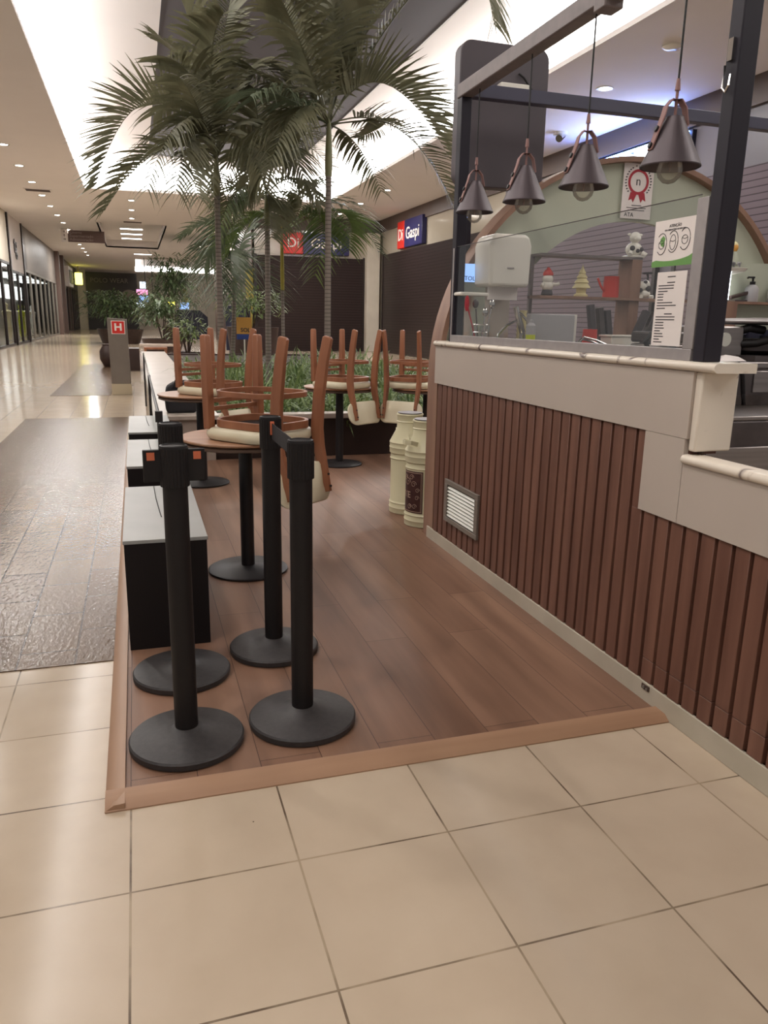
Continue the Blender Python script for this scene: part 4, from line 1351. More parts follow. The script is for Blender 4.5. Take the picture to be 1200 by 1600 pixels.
# ------------------------------------------------------------------ tables
TB = [(0.602, 2.352, 'small round wooden table nearest the stanchions'), (0.555, 4.706, 'small round wooden table against the stone bench'),
      (1.866, 5.31, 'small round wooden table right of the middle, by the dark planter wall'), (2.66, 5.12, 'small round wooden table half hidden behind the kiosk counter')]
tb0 = None
TH = 0.735
for x, y, lb_ in TB:
    if tb0 is None:
        t = tb0 = thing('round_table', lb_, 'table', (x, y, PF), group='small round cafe tables')
        MB().lathe([(0.001, TH - 0.018), (0.315, TH - 0.018), (0.33, TH - 0.012), (0.332, TH - 0.004), (0.328, TH), (0.001, TH)], 56, cap=False).build('tabletop', 'table_wood', t)
        MB().lathe([(0.001, TH - 0.042), (0.31, TH - 0.042), (0.325, TH - 0.036), (0.325, TH - 0.026), (0.31, TH - 0.018), (0.001, TH - 0.018)], 56, cap=False).build('edge_band', 'table_edge', t)
        MB().cyl((0, 0, 0.015), (0, 0, TH - 0.04), 0.036, n=28).lathe([(0.12, TH - 0.052), (0.12, TH - 0.042)], 24).build('column', 'black_metal', t)
        MB().lathe([(0.205, 0.0), (0.212, 0.004), (0.212, 0.012), (0.20, 0.018), (0.06, 0.026), (0.04, 0.032), (0.001, 0.032)], 56).build('base', 'black_metal', t)
    else:
        dup(tb0, (x, y, PF), label=lb_)


# ------------------------------------------------------------------ chairs standing upside down on the tables
def rrect(a, b_, r, n=6, bulge=0.0):
    """rounded rectangle outline, half sizes a (x) and b_ (y)"""
    out = []
    for cx, cy, a0 in ((a - r, b_ - r, 0), (-a + r, b_ - r, PI / 2), (-a + r, -b_ + r, PI), (a - r, -b_ + r, 1.5 * PI)):
        for k in range(n + 1):
            t_ = a0 + PI / 2 * k / n
            x, y = cx + r * math.cos(t_), cy + r * math.sin(t_)
            if bulge:
                x += bulge * (1 - (y / b_) ** 2) * (1 if x > 0 else 0.4 * -1) * (1 if abs(x) > a * 0.8 else 0)
            out.append((x, y))
    return out


def chair():
    """local +x is the direction of the backrest; z = 0 is the table top, legs point up"""
    t = thing('dining_chair', 'x', 'chair', (0, 0, 0), group='wooden chairs upturned on the tables')
    # cushion (a D-shaped pad with a rolled edge)
    o_ = [(x - 0.022, y_) for x, y_ in rrect(0.232, 0.222, 0.13, 7)]
    prof = [(0.88, 0.0), (0.96, 0.006), (0.995, 0.020), (1.0, 0.034), (0.98, 0.050), (0.93, 0.060), (0.80, 0.064)]
    vs, fs = [], []
    n = len(o_)
    for s, z in prof:
        vs += [(x * s, y * s, z) for x, y in o_]
    for i in range(len(prof) - 1):
        fs += [(i * n + k, i * n + (k + 1) % n, (i + 1) * n + (k + 1) % n, (i + 1) * n + k) for k in range(n)]
    fs += [tuple(range(n - 1, -1, -1)), tuple((len(prof) - 1) * n + k for k in range(n))]
    MB().add(vs, fs).build('seat', 'cream_vinyl', t)
    MB().prism([(x * 0.78, y * 0.78) for x, y in o_], 'z', 0.06, 0.068).build('seat_base', 'black_matte', t)
    # bent seat frame and the hoop stretcher above it
    def hoop(a, b_, r, z, h, th):
        pth = [(x, y, z) for x, y in rrect(a, b_, r, 8)]
        return MB().sweep(pth, [(-th / 2, -h / 2), (th / 2, -h / 2), (th / 2, h / 2), (-th / 2, h / 2)], closed=True)
    hoop(0.205, 0.178, 0.12, 0.083, 0.038, 0.018).build('seat_frame', 'chair_wood', t, bevel=0.002)
    hoop(0.205, 0.178, 0.13, 0.232, 0.026, 0.016).build('hoop_stretcher', 'chair_wood', t, bevel=0.002)
    for s in (-1, 1):
        # front legs: square, slightly tapered
        a_ = 0.021
        mb = MB().sweep([(-0.195, s * 0.182, 0.052), (-0.198, s * 0.184, 0.28), (-0.2, s * 0.186, 0.505), (-0.2, s * 0.186, 0.515)],
                        [(-a_, -a_), (a_, -a_), (a_, a_), (-a_, a_)], up=(1, 0, 0), scales=[1.0, 1.0, 0.88, 0.6])
        mb.build('leg', 'chair_wood', t, bevel=0.003)
        # rear leg runs on as the back post
        c1, c2 = 0.030, 0.014
        pth = [(0.300, s * 0.150, -0.262), (0.270, s * 0.151, -0.14), (0.238, s * 0.154, -0.03), (0.226, s * 0.157, 0.06), (0.236, s * 0.160, 0.22), (0.264, s * 0.163, 0.40), (0.287, s * 0.166, 0.507), (0.289, s * 0.166, 0.516)]
        mb = MB().sweep(pth, [(-c2, -c1), (c2, -c1), (c2, c1), (-c2, c1)], up=(1, 0, 0), scales=[0.72, 0.85, 1, 1.05, 1, 0.9, 0.85, 0.6])
        mb.build('leg', 'chair_wood', t, bevel=0.003)
    for z in (0.15, 0.19):
        MB().sweep([(-0.198, -0.175, z), (-0.198, 0.175, z)], [(-0.008, -0.011), (0.008, -0.011), (0.008, 0.011), (-0.008, 0.011)]).build('stretcher', 'chair_wood', t, bevel=0.002)
    # back pad between the post ends
    vs, fs = [], []
    rows = 9
    pts = rrect(0.205, 0.098, 0.08, 7)
    n = len(pts)
    lay = [(0.0, 0.90), (0.008, 1.0), (0.022, 1.0), (0.030, 0.90)]
    for d, s in lay:
        for yy, zz in pts:
            z = -0.205 + zz * s
            x = 0.225 + 0.25 * (-(z + 0.14)) + d + 0.022 * (1 - (yy * s / 0.2) ** 2)
            vs.append((x, yy * s, z))
    for i in range(3):
        fs += [(i * n + k, i * n + (k + 1) % n, (i + 1) * n + (k + 1) % n, (i + 1) * n + k) for k in range(n)]
    fs += [tuple(range(n - 1, -1, -1)), tuple(3 * n + k for k in range(n))]
    MB().add(vs, fs).build('backrest', 'cream_vinyl', t)
    sc_ = MB()
    for s in (-1, 1):
        for z in (-0.17, -0.23):
            x = 0.270 + 0.25 * (-(z + 0.14))
            sc_.cyl((x - 0.028, s * 0.151, z), (x - 0.026, s * 0.151, z), 0.006, n=8).cyl((x + 0.02, s * 0.151, z), (x + 0.03, s * 0.151, z), 0.006, n=8)
    sc_.build('screw', 'black_metal', t)
    return t


ZT = PF + TH
ch = chair()
CH = [(0.680, 2.235, -51, 'upturned wooden chair with cream seat on the table nearest the stanchions'),
      (0.660, 4.66, -50, 'upturned wooden chair on the table against the stone bench'),
      (1.865, 5.16, -58, 'upturned wooden chair on the middle table, its cream back hanging towards the planter wall'),
      (2.50, 5.10, -131, 'upturned wooden chair on the table half hidden by the kiosk')]
for i, (x, y, a, lb_) in enumerate(CH):
    if i == 0:
        ch.location, ch.rotation_euler, ch['label'] = (x, y, ZT), (0, 0, math.radians(a)), lb_
    else:
        dup(ch, (x, y, ZT), math.radians(a), lb_)

# ------------------------------------------------------------------ milk cans
mc = thing('milk_can', 'cream milk can with the dark brown printed label', 'milk can', (1.885, 3.055, PF), group='cream milk cans behind the counter end')
MB().lathe([(0.132, 0), (0.136, 0.004), (0.136, 0.036), (0.139, 0.040), (0.136, 0.044), (0.134, 0.07), (0.138, 0.076), (0.134, 0.082), (0.130, 0.09), (0.130, 0.385), (0.136, 0.392),
            (0.131, 0.40), (0.131, 0.425), (0.139, 0.432), (0.139, 0.465), (0.142, 0.470), (0.139, 0.475), (0.139, 0.50), (0.142, 0.505), (0.138, 0.512), (0.092, 0.60), (0.090, 0.645),
            (0.094, 0.650), (0.090, 0.655), (0.090, 0.69), (0.095, 0.697), (0.092, 0.704)], 48).build('body', 'can_cream', mc)
MB().lathe([(0.001, 0.7045), (0.085, 0.7045), (0.086, 0.711), (0.001, 0.712)], 40, cap=False).build('lid', 'can_lid', mc)
for a in (math.radians(200), math.radians(20)):
    M = Matrix.Rotation(a, 4, 'Z')
    hd = MB().sweep([M @ Vector(p) for p in ((0.115, -0.045, 0.555), (0.165, -0.04, 0.57), (0.18, 0, 0.565), (0.165, 0.04, 0.57), (0.115, 0.045, 0.555))], [(-0.004, -0.014), (0.004, -0.014), (0.004, 0.014), (-0.004, 0.014)])
    hd.build('handle', 'can_cream', mc)
m2 = dup(mc, (1.895, 3.42, PF), 1.25, 'plain cream milk can behind the labelled one')
a0, a1 = math.radians(100), math.radians(243)
lbp = MB().lathe([(0.1308, 0.095), (0.1316, 0.096), (0.1316, 0.375), (0.1308, 0.376)], 40, None, a0, a1, cap=False).build('label_sticker', 'can_label', mc)


def on_can(ang0, z0, r=0.1322):
    def f(co):
        a = ang0 + co.x / r
        rr_ = r + co.z * 0.5
        return (rr_ * math.cos(a), rr_ * math.sin(a), z0 + co.y)
    return f


text('LEITE', 0.062, 'label_print', None, lbp, ext=0.0008, sx=1.1, wrap=on_can(math.radians(169), 0.213))
og = MB()
for (z, ln_) in ((0.105, 1), (0.366, 1)):
    og.lathe([(0.132, z - 0.002), (0.1325, z), (0.132, z + 0.002)], 40, None, a0 + 0.05, a1 - 0.05, cap=False)
for a in (a1 - 0.05, a1 - 0.10):
    og.cyl((0.132 * math.cos(a), 0.132 * math.sin(a), 0.105), (0.132 * math.cos(a), 0.132 * math.sin(a), 0.366), 0.0012, n=5)
for q, (da, z, r) in enumerate(((190, 0.30, 0.03), (214, 0.29, 0.022), (206, 0.335, 0.02), (178, 0.325, 0.024), (218, 0.14, 0.018), (200, 0.135, 0.02), (227, 0.25, 0.016), (226, 0.2, 0.016))):
    pts = []
    for k in range(20):
        th = k / 19 * 2.6 * PI
        rr_ = r * (1 - 0.7 * k / 19)
        a = math.radians(da) + rr_ * math.cos(th) / 0.132
        pts.append((0.1325 * math.cos(a), 0.1325 * math.sin(a), z + rr_ * math.sin(th)))
    og.tube(pts, 0.0014, 5)
og.build('ornament', 'label_print', lbp)

# ================================================================== PLANTER ISLAND
pb = thing('planter', 'long stone-edged planter island with dark brown front wall and bench ledge', 'planter', (2.2, 5.75, 0))
ZB = 0.445
wb(B(0.24, 0.76, 5.76, 19.8, 0.0, ZB - 0.04), 'bench_wall', 'bench_stone', pb)
bt = MB()
for k in range(12):
    bt.box(0.20, 0.80, 5.72 + k * 1.175, 5.72 + (k + 1) * 1.175 - 0.006, ZB - 0.04, ZB)
wb(bt, 'bench_top', 'bench_stone', pb, bevel=0.004)
wb(B(0.76, 4.9, 5.80, 5.92, 0.0, 0.40), 'front_wall', 'planter_wall', pb)
lg = MB()
lpts = [(0.80, 5.74), (1.6, 5.72), (2.6, 5.72), (3.6, 5.76), (4.92, 5.86), (4.92, 6.02), (3.6, 5.94), (2.6, 5.90), (1.6, 5.90), (0.80, 5.92)]
lg.prism(lpts, 'z', 0.395, ZB)
wb(lg, 'front_ledge', 'bench_stone', pb, bevel=0.005)
wb(B(4.78, 4.9, 5.92, 19.8, 0.0, 0.40), 'side_wall', 'planter_wall', pb)
wb(B(0.76, 4.9, 19.7, 19.8, 0.0, 0.40), 'rear_wall', 'planter_wall', pb)
wb(B(0.76, 4.78, 5.92, 19.7, 0.0, 0.36), 'soil', 'soil', pb)


def blade(mb, p, az, L, w_, lift, droop, n=4):
    """an arching leaf blade"""
    d = Vector((math.cos(az), math.sin(az), 0))
    s = Vector((-d.y, d.x, 0))
    vs, fs = [], []
    for k in range(n + 1):
        t = k / n
        q = Vector(p) + d * (L * t * math.cos(lift)) + Vector((0, 0, L * t * math.sin(lift) - droop * L * t * t))
        ww = w_ * (0.35 + 1.3 * t) * (1 - t ** 3) if k < n else 0.001
        vs += [q - s * ww * 0.5, q + s * ww * 0.5]
    for k in range(n):
        fs.append((2 * k, 2 * k + 1, 2 * k + 3, 2 * k + 2))
    mb.add(vs, fs)


random.seed(11)
gc = MB()
for k in range(760):
    x = random.uniform(0.9, 4.7)
    y = 6.0 + 7.5 * random.random() ** 1.3
    h = random.uniform(0.7, 1.25) * (0.8 if y < 6.6 else 1.1 if y < 9 else 1.3)
    for j in range(13):
        blade(gc, (x + random.uniform(-0.06, 0.06), y + random.uniform(-0.06, 0.06), 0.36), random.uniform(0, 2 * PI), h * random.uniform(0.3, 0.62), random.uniform(0.016, 0.036), random.uniform(0.45, 1.4), random.uniform(0.3, 1.1))
g_ = gc.build('groundcover', 'cover_leaf', smooth=False)
tag(g_, 'dense green strap-leaved groundcover filling the planter island', 'plants', kind='stuff')


def frond(mb, P0, P1, P2, leaf, n, v_angle, droop, width, fill0=0.16, stem=0.012):
    P0, P1, P2 = Vector(P0), Vector(P1), Vector(P2)
    Cc = P1 * 2 - (P0 + P2) * 0.5
    path = []
    for k in range(15):
        t = k / 14
        path.append(P0 * (1 - t) ** 2 + Cc * 2 * t * (1 - t) + P2 * t * t)
    mb.sweep(path, [(-stem, -stem * 0.6), (stem, -stem * 0.6), (0, stem)], scales=[1.0 - 0.85 * k / 14 for k in range(15)])
    view = Vector((0.2, 1.0, 0.0)).normalized()
    for i in range(n):
        t = fill0 + (1 - fill0) * (i + 0.5) / n
        p = P0 * (1 - t) ** 2 + Cc * 2 * t * (1 - t) + P2 * t * t
        T = ((Cc - P0) * (1 - t) + (P2 - Cc) * t).normalized()
        A = T.cross(Vector((0, 0, 1)))
        if A.length < 0.25:
            A = (T.cross(Vector((0, 0, 1))) + view * 0.3)
        A.normalize()
        if A.dot(view) < 0:
            A = -A
        Bv = A.cross(T).normalized()
        if Bv.z < -0.2 or (abs(Bv.z) <= 0.2 and Bv.dot((P1 - (P0 + P2) * 0.5)) < 0):
            Bv = -Bv
        prof = math.sin(min(1.0, 0.25 + t * 1.1) * PI * 0.5) * (1.0 if t < 0.65 else 1.0 - 0.55 * (t - 0.65) / 0.35)
        for s in (-1, 1):
            L = leaf * prof * random.uniform(0.82, 1.12)
            va = v_angle + random.uniform(-0.14, 0.14)
            fwd = 0.45 + 0.5 * t + random.uniform(-0.1, 0.1)
            D = (A * s * math.cos(va) + Bv * math.sin(va) + T * fwd).normalized()
            sd = D.cross(T).normalized()
            if random.random() < 0.5:
                sd = (sd + T * 0.5).normalized()
            vs, fs = [], []
            dr = droop * random.uniform(0.7, 1.3)
            for k in range(5):
                q = k / 4
                c = p + D * (L * q) + Vector((0, 0, -dr * L * q * q))
                ww = width * (0.5, 1.0, 0.95, 0.6, 0.06)[k]
                vs += [c - (T * 0.8 + sd * 0.35) * ww * 0.5, c + (T * 0.8 + sd * 0.35) * ww * 0.5]
            for k in range(4):
                fs.append((2 * k, 2 * k + 1, 2 * k + 3, 2 * k + 2))
            mb.add(vs, fs)
    return mb


def palm(label, base_px, crown_px, y, r, fronds, shaft=0.55, shaft_mat='crownshaft', leaf=0.55, yshift=0.0, leafmat='palm_leaf'):
    """fronds: (mid pixel, tip pixel, depth change at tip, leaf scale, v angle, droop[, material])"""
    b0 = on_y(*base_px, y)
    b0.z = 0.36
    cr = on_y(*crown_px, y)
    t = thing('palm_tree', label, 'palm tree', b0)
    H = cr.z - b0.z
    dx = cr.x - b0.x
    hs = H - shaft
    pth = [(dx * k / 10 * hs / H, 0, hs * k / 10) for k in range(11)]
    MB().sweep(pth, [(r * math.cos(2 * PI * k / 14), r * math.sin(2 * PI * k / 14)) for k in range(14)], up=(0, 1, 0), scales=[1.25] + [1.08 - 0.02 * k for k in range(10)]).build('trunk', 'palm_trunk', t)
    MB().sweep([(dx * (hs + shaft * k / 6) / H, 0, hs + shaft * k / 6) for k in range(7)], [(r * math.cos(2 * PI * k / 14), r * math.sin(2 * PI * k / 14)) for k in range(14)], up=(0, 1, 0), scales=[1.05, 1.15, 1.12, 1.0, 0.85, 0.65, 0.4]).build('crownshaft', shaft_mat, t)
    for fr in fronds:
        mid, tip, dy, ls, va, dr = fr[:6]
        fm = fr[6] if len(fr) > 6 else leafmat
        p0 = cr - b0 + Vector((0, 0, -0.12))
        p1 = on_y(*mid, y + dy * 0.45) - b0
        p2 = on_y(*tip, y + dy) - b0
        ln_ = (p1 - p0).length + (p2 - p1).length
        n = max(16, int(ln_ * 21))
        frond_build(p0, p1, p2, leaf * ls, n, va, dr, fm, t)
    return t


def frond_build(p0, p1, p2, leaf, n, va, dr, fm, t):
    mb = MB()
    frond(mb, p0, p1, p2, leaf * 1.34, n, va, dr * 0.8, 0.046)
    return mb.build('frond', fm, t, smooth=False)


random.seed(21)
palm('tallest palm with a ringed grey-brown trunk right of the others', (511, 560), (514, 178), 8.2, 0.040, [
    ((600, 130), (704, 250), -0.5, 1.15, 0.95, 0.2), ((625, 203), (708, 320), 0.6, 1.05, 0.7, 0.45), ((600, 190), (560, 215), 1.5, 0.7, 0.2, 0.5),
    ((580, 40), (700, -70), 0.4, 1.0, 0.5, 0.4), ((545, 10), (590, -120), -0.8, 1.0, 0.3, 0.4), ((505, 30), (470, -90), 0.6, 1.0, 0.4, 0.4),
    ((440, 150), (390, 150), -0.7, 0.95, 0.4, 0.7, 'palm_leaf_grey'), ((455, 90), (392, -10), 0.3, 1.0, 0.5, 0.4), ((430, 130), (330, 90), 0.8, 0.9, 0.3, 0.6),
    ((470, 170), (420, 260), -0.9, 0.9, 0.2, 0.7), ((560, 230), (596, 300), 0.9, 0.7, 0.3, 0.6), ((690, -50), (772, 40), -0.5, 1.1, 0.5, 0.6),
    ((540, 60), (560, -40), 1.2, 0.9, 0.6, 0.5), ((470, 70), (430, -20), -1.2, 1.0, 0.5, 0.6), ((430, 230), (385, 290), 0.5, 0.9, 0.2, 0.6),
    ((460, 120), (400, 100), 1.4, 1.0, 0.2, 0.5), ((480, 140), (440, 200), 1.2, 1.0, 0.1, 0.7), ((450, 180), (380, 220), -0.2, 1.0, 0.1, 0.7), ((520, 70), (525, -60), -0.6, 1.1, 0.3, 0.5), ((470, 40), (420, -60), -0.4, 1.1, 0.4, 0.4)], leaf=0.50, shaft=0.7)
palm('palm with the pale trunk at the left of the planter group', (346, 570), (337, 232), 8.8, 0.038, [
    ((232, 160), (150, 290), -0.4, 1.1, 0.8, 0.15), ((250, 236), (163, 330), 0.3, 0.85, 0.6, 0.4), ((285, 190), (230, 300), -1.1, 0.85, 0.4, 0.8),
    ((300, 120), (235, 60), 0.9, 0.95, 0.6, 0.5), ((310, 80), (268, -30), 0.0, 1.0, 0.5, 0.4), ((350, 60), (375, -50), 0.8, 1.0, 0.5, 0.4),
    ((385, 150), (450, 210), 0.6, 0.95, 0.6, 0.5), ((300, 215), (275, 300), -1.0, 0.9, 0.3, 0.7), ((375, 215), (415, 300), -0.8, 0.85, 0.3, 0.7),
    ((350, 300), (366, 352), 0.9, 0.65, 0.3, 0.7), ((310, 170), (280, 120), -1.4, 0.9, 0.3, 0.5), ((330, 100), (350, 20), -1.2, 0.95, 0.4, 0.5), ((300, 240), (312, 310), -1.3, 0.7, 0.2, 0.7),
    ((290, 160), (240, 180), 0.6, 1.0, 0.2, 0.5), ((370, 130), (420, 120), 0.3, 1.0, 0.3, 0.5), ((380, 190), (430, 250), 0.4, 1.0, 0.1, 0.7), ((310, 140), (262, 90), -0.6, 1.0, 0.3, 0.4)], leaf=0.50)
palm('slim palm between the pale-trunked palm and the yellow-shafted one', (419, 560), (417, 288), 9.8, 0.040, [
    ((370, 225), (300, 250), 0.5, 0.9, 0.5, 0.5), ((450, 220), (520, 265), 0.6, 0.9, 0.5, 0.5), ((395, 200), (370, 130), 0.7, 0.9, 0.4, 0.4),
    ((440, 190), (470, 110), -0.5, 0.9, 0.4, 0.4), ((370, 300), (335, 385), -0.8, 0.8, 0.4, 0.6, 'palm_leaf_fresh'), ((420, 320), (425, 372), -1.2, 0.85, 0.2, 0.7),
    ((460, 280), (500, 320), -0.6, 0.8, 0.3, 0.6), ((360, 330), (318, 420), 0.7, 0.8, 0.4, 0.6, 'palm_leaf_grey'), ((470, 310), (445, 360), 0.9, 0.7, 0.3, 0.6),
    ((385, 235), (350, 290), -0.5, 1.0, 0.1, 0.7), ((440, 225), (480, 290), -0.7, 1.0, 0.1, 0.7), ((405, 210), (400, 140), -0.9, 1.0, 0.3, 0.5), ((450, 190), (500, 160), 0.8, 1.0, 0.2, 0.5)], leaf=0.52)
palm('thin palm with a yellow crownshaft in front of the red shop sign', (443, 560), (440, 350), 10.4, 0.027, [
    ((500, 335), (492, 432), -0.9, 0.85, 0.2, 0.4, 'palm_leaf_fresh'), ((530, 330), (545, 392), -1.4, 0.8, 0.3, 0.5, 'palm_leaf_fresh'), ((530, 318), (592, 395), 0.5, 0.75, 0.5, 0.5, 'palm_leaf_grey'),
    ((400, 340), (345, 410), 0.4, 0.75, 0.5, 0.5, 'palm_leaf_fresh'), ((410, 310), (370, 330), 0.9, 0.7, 0.5, 0.5), ((470, 300), (520, 290), 0.8, 0.75, 0.6, 0.5)], shaft=0.95, shaft_mat='crownshaft_yellow', leaf=0.5)
palm('low palm with broad drooping fronds behind the pale-trunked palm', (362, 560), (368, 405), 12.0, 0.036, [
    ((330, 385), (300, 500), -0.5, 1.0, 0.25, 0.6, 'palm_leaf_grey'), ((352, 395), (335, 470), -1.0, 0.95, 0.2, 0.6, 'palm_leaf_grey'), ((395, 405), (436, 470), 0.4, 0.9, 0.6, 0.5, 'palm_leaf_grey'),
    ((360, 395), (365, 470), -1.2, 0.9, 0.2, 0.6, 'palm_leaf_grey'), ((340, 352), (282, 372), 0.6, 0.55, 0.5, 0.5, 'palm_leaf_grey'), ((385, 360), (410, 330), 0.6, 0.7, 0.5, 0.5, 'palm_leaf_grey')], leaf=0.58)

# sign on a stick among the plants
so = thing('sign_on_stick', 'orange square sign reading SOL with a blue lower band among the plants', 'sign', on_y(382, 530, 12.0) * 1.0)
so.location.z = 0.36
zz0 = on_y(382, 522, 12).z - 0.36
B(-0.13, 0.13, -0.01, 0.01, zz0, zz0 + 0.28).build('panel', 'orange_sign', so)
B(-0.13, 0.13, -0.01, 0.01, zz0 - 0.09, zz0 - 0.002).build('lower_band', 'blue_sign', so)
B(-0.012, 0.012, -0.005, 0.012, 0, zz0 - 0.09).build('stick', 'white_plastic', so)
text('SOL', 0.095, 'ink', face_y(0.02, -0.012, zz0 + 0.065), so, ext=0.001, bold=0.002)
text('Bem-vindo', 0.045, 'sign_brown', face_y(-0.01, -0.012, zz0 + 0.215), so, ext=0.001) if False else None


def leafy(name, label, cat, loc, h, rx, n, leafmat, pot=None, leaf=0.2, wdt=0.05, stem=True, group=None, seed=1):
    """potted or ground shrub with a loose rounded crown"""
    random.seed(seed)
    t = thing(name, label, cat, loc, group=group)
    z0 = 0.0
    if pot:
        pr_, ph = pot
        MB().lathe([(pr_ * 0.8, 0), (pr_, ph), (pr_ * 0.92, ph), (pr_ * 0.9, ph - 0.05), (0.001, ph - 0.05)], 20).build('pot', 'pot_brown', t)
        z0 = ph
    mb = MB()
    for k in range(n):
        a = random.uniform(0, 2 * PI)
        q = random.random() ** 0.6
        el = random.uniform(-0.9, 1.4)
        c = Vector((rx * q * math.cos(a) * math.cos(el * 0.7), rx * q * math.sin(a) * math.cos(el * 0.7), z0 + h * (0.55 + 0.42 * math.sin(el) * q)))
        blade(mb, c, a + random.uniform(-0.8, 0.8), leaf * random.uniform(0.7, 1.3), wdt, random.uniform(-0.3, 1.0), random.uniform(0.2, 0.8), 3)
    mb.build('foliage', leafmat, t, smooth=False)
    if stem:
        sm = MB()
        for k in range(5):
            a = k * 1.3
            sm.tube([(0.03 * math.cos(a), 0.03 * math.sin(a), z0 - 0.05), (rx * 0.3 * math.cos(a), rx * 0.3 * math.sin(a), z0 + h * 0.5)], 0.02, 5)
        sm.build('stem', 'pot_brown', t)
    return t


leafy('potted_shrub', 'leafy shrub in a brown pot behind the slim palm trunks', 'potted plant', (3.3, 21.0, 0), 1.1, 0.95, 420, 'shrub_leaf_light', (0.75, 1.1), 0.24, 0.07, seed=3)
leafy('shrub', 'wide bushy shrub behind the grey pillar with the red sign', 'shrub', (-0.6, 39.5, 0), 1.9, 1.8, 1500, 'shrub_leaf', (1.1, 0.7), 0.36, 0.09, seed=5)
leafy('shrub', 'tall dark feathery shrub in front of the far bright cove', 'shrub', (2.2, 43.5, 0), 4.0, 1.4, 1300, 'shrub_leaf', (0.7, 0.8), 0.55, 0.08, seed=6)
leafy('shrub', 'low pale-leaved shrub at the far end of the stone bench', 'shrub', (1.5, 21.6, 0), 1.0, 0.6, 260, 'shrub_leaf_light', (0.5, 0.35), 0.22, 0.06, seed=8)
leafy('shrub', 'dark shrub in a low box beyond the end of the bench', 'shrub', (1.1, 30, 0), 1.8, 1.0, 600, 'shrub_leaf', (0.8, 0.5), 0.35, 0.08, seed=9)

# ------------------------------------------------------------------ pillar with the red H sign
hp = thing('hydrant_pillar', 'grey tapered pillar carrying the red square H sign', 'pillar', (-0.19, 12.75, 0))
MB().prism([(-0.16, 0.19), (0.16, 0.19), (0.145, 1.285), (-0.175, 1.305)], 'y', -0.15, 0.16).build('shaft', 'pillar_grey', hp, bevel=0.006)
B(-0.165, 0.165, -0.155, 0.165, 0.004, 0.19).build('plinth', 'plinth', hp)
sgn = B(-0.112, 0.112, -0.158, -0.150, 1.035, 1.26).build('sign_border', 'sign_white', hp)
B(-0.100, 0.100, -0.161, -0.157, 1.047, 1.248).build('sign_panel', 'sign_red', sgn)
text('H', 0.165, 'sign_white', face_y(0.0, -0.1625, 1.147), sgn, ext=0.001, bold=0.006, sx=1.1)

# ------------------------------------------------------------------ far kiosks and furniture beyond the planter
kb_ = thing('dark_kiosk', 'dark navy kiosk block with a small lit screen beyond the planter', 'kiosk', (3.5, 50, 0))
MB().prism([(-0.9, 0.0), (1.0, 0.0), (0.95, 1.35), (0.5, 1.75), (-0.9, 1.75)], 'y', -1.2, 1.2).build('body', 'navy', kb_)
B(-0.75, -0.15, -1.26, -1.2, 1.8, 2.2).build('screen', 'screen_blue', kb_)
B(-0.5, -0.4, -1.22, -1.2, 1.7, 1.82).build('bracket', 'mullion', kb_)
nb = thing('notice_board', 'dark navy upright board behind the orange sign', 'board', (2.7, 24.5, 0))
a_, b2_ = on_y(352, 478, 24.5), on_y(392, 532, 24.5)
nb.location.x = (a_.x + b2_.x) / 2
B(-(b2_.x - a_.x) / 2, (b2_.x - a_.x) / 2, 0, 0.08, 0.3, a_.z).build('panel', 'navy', nb)
B(-0.3, 0.3, -0.1, 0.2, 0, 0.3).build('foot', 'mullion', nb)
yc = thing('yellow_column', 'slender yellow column beside the dark shutters', 'column', (4.62, 31.0, 0))
MB().cyl((0, 0, 0), (0, 0, 3.2), 0.16, n=20).build('shaft', 'yellow_paint', yc)
MB().lathe([(0.22, 3.2), (0.22, 3.3), (0.001, 3.3)], 20).build('cap', 'yellow_paint', yc)
scr = thing('lit_screen', 'cluster of small pink, white and blue lit advertising screens above the far shops', 'screen', (1.4, 60.5, 3.0))
for u0, v0, u1, v1, dy, mt_ in ((218, 440, 228, 451, 0, 'screen_white'), (213, 452, 231, 461, -0.05, 'screen_pink'), (217, 462, 233, 472, 0, 'screen_blue'), (213, 473, 226, 480, 0, 'screen_white')):
    a_, b2_ = on_y(u0, v0, 60.5) - scr.location, on_y(u1, v1, 60.5) - scr.location
    B(a_.x, b2_.x, dy, dy + 0.1, b2_.z, a_.z).build('panel', mt_, scr)
MB().cyl((-0.4, 0.12, -1.6), (-0.4, 0.12, 2.5), 0.03, n=8).cyl((0.1, 0.12, -1.0), (0.1, 0.12, 2.5), 0.03, n=8).build('hanger', 'mullion', scr)
a_, b2_ = on_y(264, 471, 60), on_y(272, 478, 60)
ys = thing('yellow_sign', 'small yellow square sign among the far fittings', 'sign', ((a_.x + b2_.x) / 2, 60, 0))
B(-0.25, 0.25, 0, 0.06, b2_.z, a_.z).build('panel', 'yellow_lit', ys)
MB().cyl((0, 0.03, 0), (0, 0.03, b2_.z), 0.03, n=8).build('pole', 'mullion', ys)
text('X', 0.4, 'ink', face_y(0, -0.01, (a_.z + b2_.z) / 2), ys, ext=0.002)
yb = thing('yellow_banner', 'yellow vertical banner beside the bright far wall', 'banner', (5.0, 58, 0))
a_, b2_ = on_y(286, 452, 58), on_y(294, 480, 58)
yb.location.x = (a_.x + b2_.x) / 2
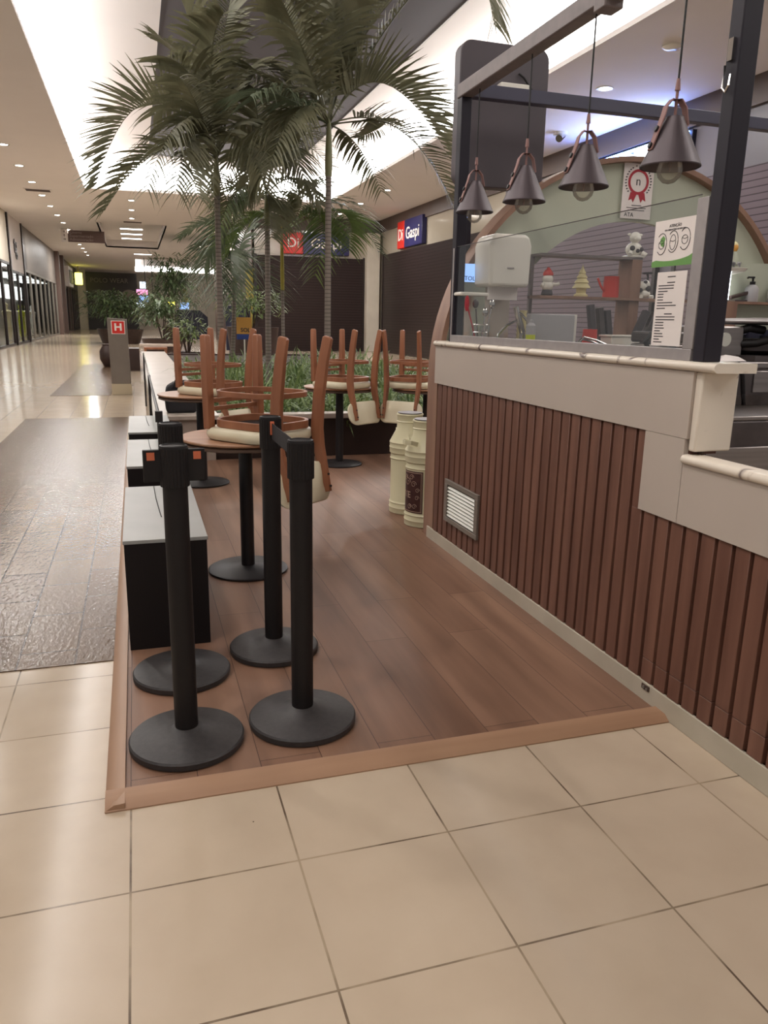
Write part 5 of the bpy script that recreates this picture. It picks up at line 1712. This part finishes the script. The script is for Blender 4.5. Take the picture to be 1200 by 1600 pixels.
B(-(b2_.x - a_.x) / 2, (b2_.x - a_.x) / 2, 0, 0.04, b2_.z, a_.z).build('cloth', 'yellow_paint', yb)
MB().cyl((0, 0.06, 0), (0, 0.06, a_.z), 0.03, n=8).build('pole', 'mullion', yb)
# bench and tray beyond
fbn = thing('far_bench', 'low white bench in front of the dark shrub box', 'bench', (0.9, 27.2, 0))
B(-0.7, 0.7, -0.25, 0.25, 0.32, 0.40).build('seat', 'bench_stone', fbn, bevel=0.01)
B(-0.6, -0.5, -0.2, 0.2, 0, 0.32).build('leg', 'bench_stone', fbn)
B(0.5, 0.6, -0.2, 0.2, 0, 0.32).build('leg', 'bench_stone', fbn)
bxx = thing('planter_box', 'brown low box standing left of the far end of the bench', 'planter box', (-0.02, 19.3, 0))
B(-0.20, 0.18, -0.4, 0.4, 0, 0.55).build('body', 'planter_wall', bxx)
wtb = thing('wooden_tray', 'orange-brown low wooden table beyond the end of the bench', 'table', (0.62, 22.0, 0))
B(-0.32, 0.32, -0.3, 0.3, 0.42, 0.48).build('top', 'chair_wood', wtb)
for sx in (-0.28, 0.28):
    for sy in (-0.25, 0.25):
        B(sx - 0.03, sx + 0.03, sy - 0.03, sy + 0.03, 0, 0.42).build('leg', 'chair_wood', wtb)
vs_ = thing('vase', 'dark round vase standing left of the grey pillar', 'vase', (-0.65, 20.5, 0.004))
MB().lathe([(0.1, 0), (0.2, 0.2), (0.2, 0.42), (0.12, 0.56), (0.13, 0.6), (0.001, 0.58)], 20).build('body', 'pot_brown', vs_)
# bag on the bench behind the chair
bg = thing('bag', 'black bag lying on the stone bench behind the second table', 'bag', (0.47, 6.05, ZB))
MB().prism([(-0.14, 0), (0.14, 0), (0.15, 0.12), (0.13, 0.25), (0.06, 0.29), (-0.06, 0.29), (-0.13, 0.25), (-0.15, 0.12)], 'y', -0.10, 0.10).build('body', 'bag_cloth', bg, bevel=0.03, segs=3)
MB().tube([(-0.06, -0.1, 0.25), (-0.05, -0.12, 0.31), (0.05, -0.12, 0.31), (0.06, -0.1, 0.25)], 0.01, 6).build('handle', 'bag_cloth', bg)
bpy.context.view_layer.update()
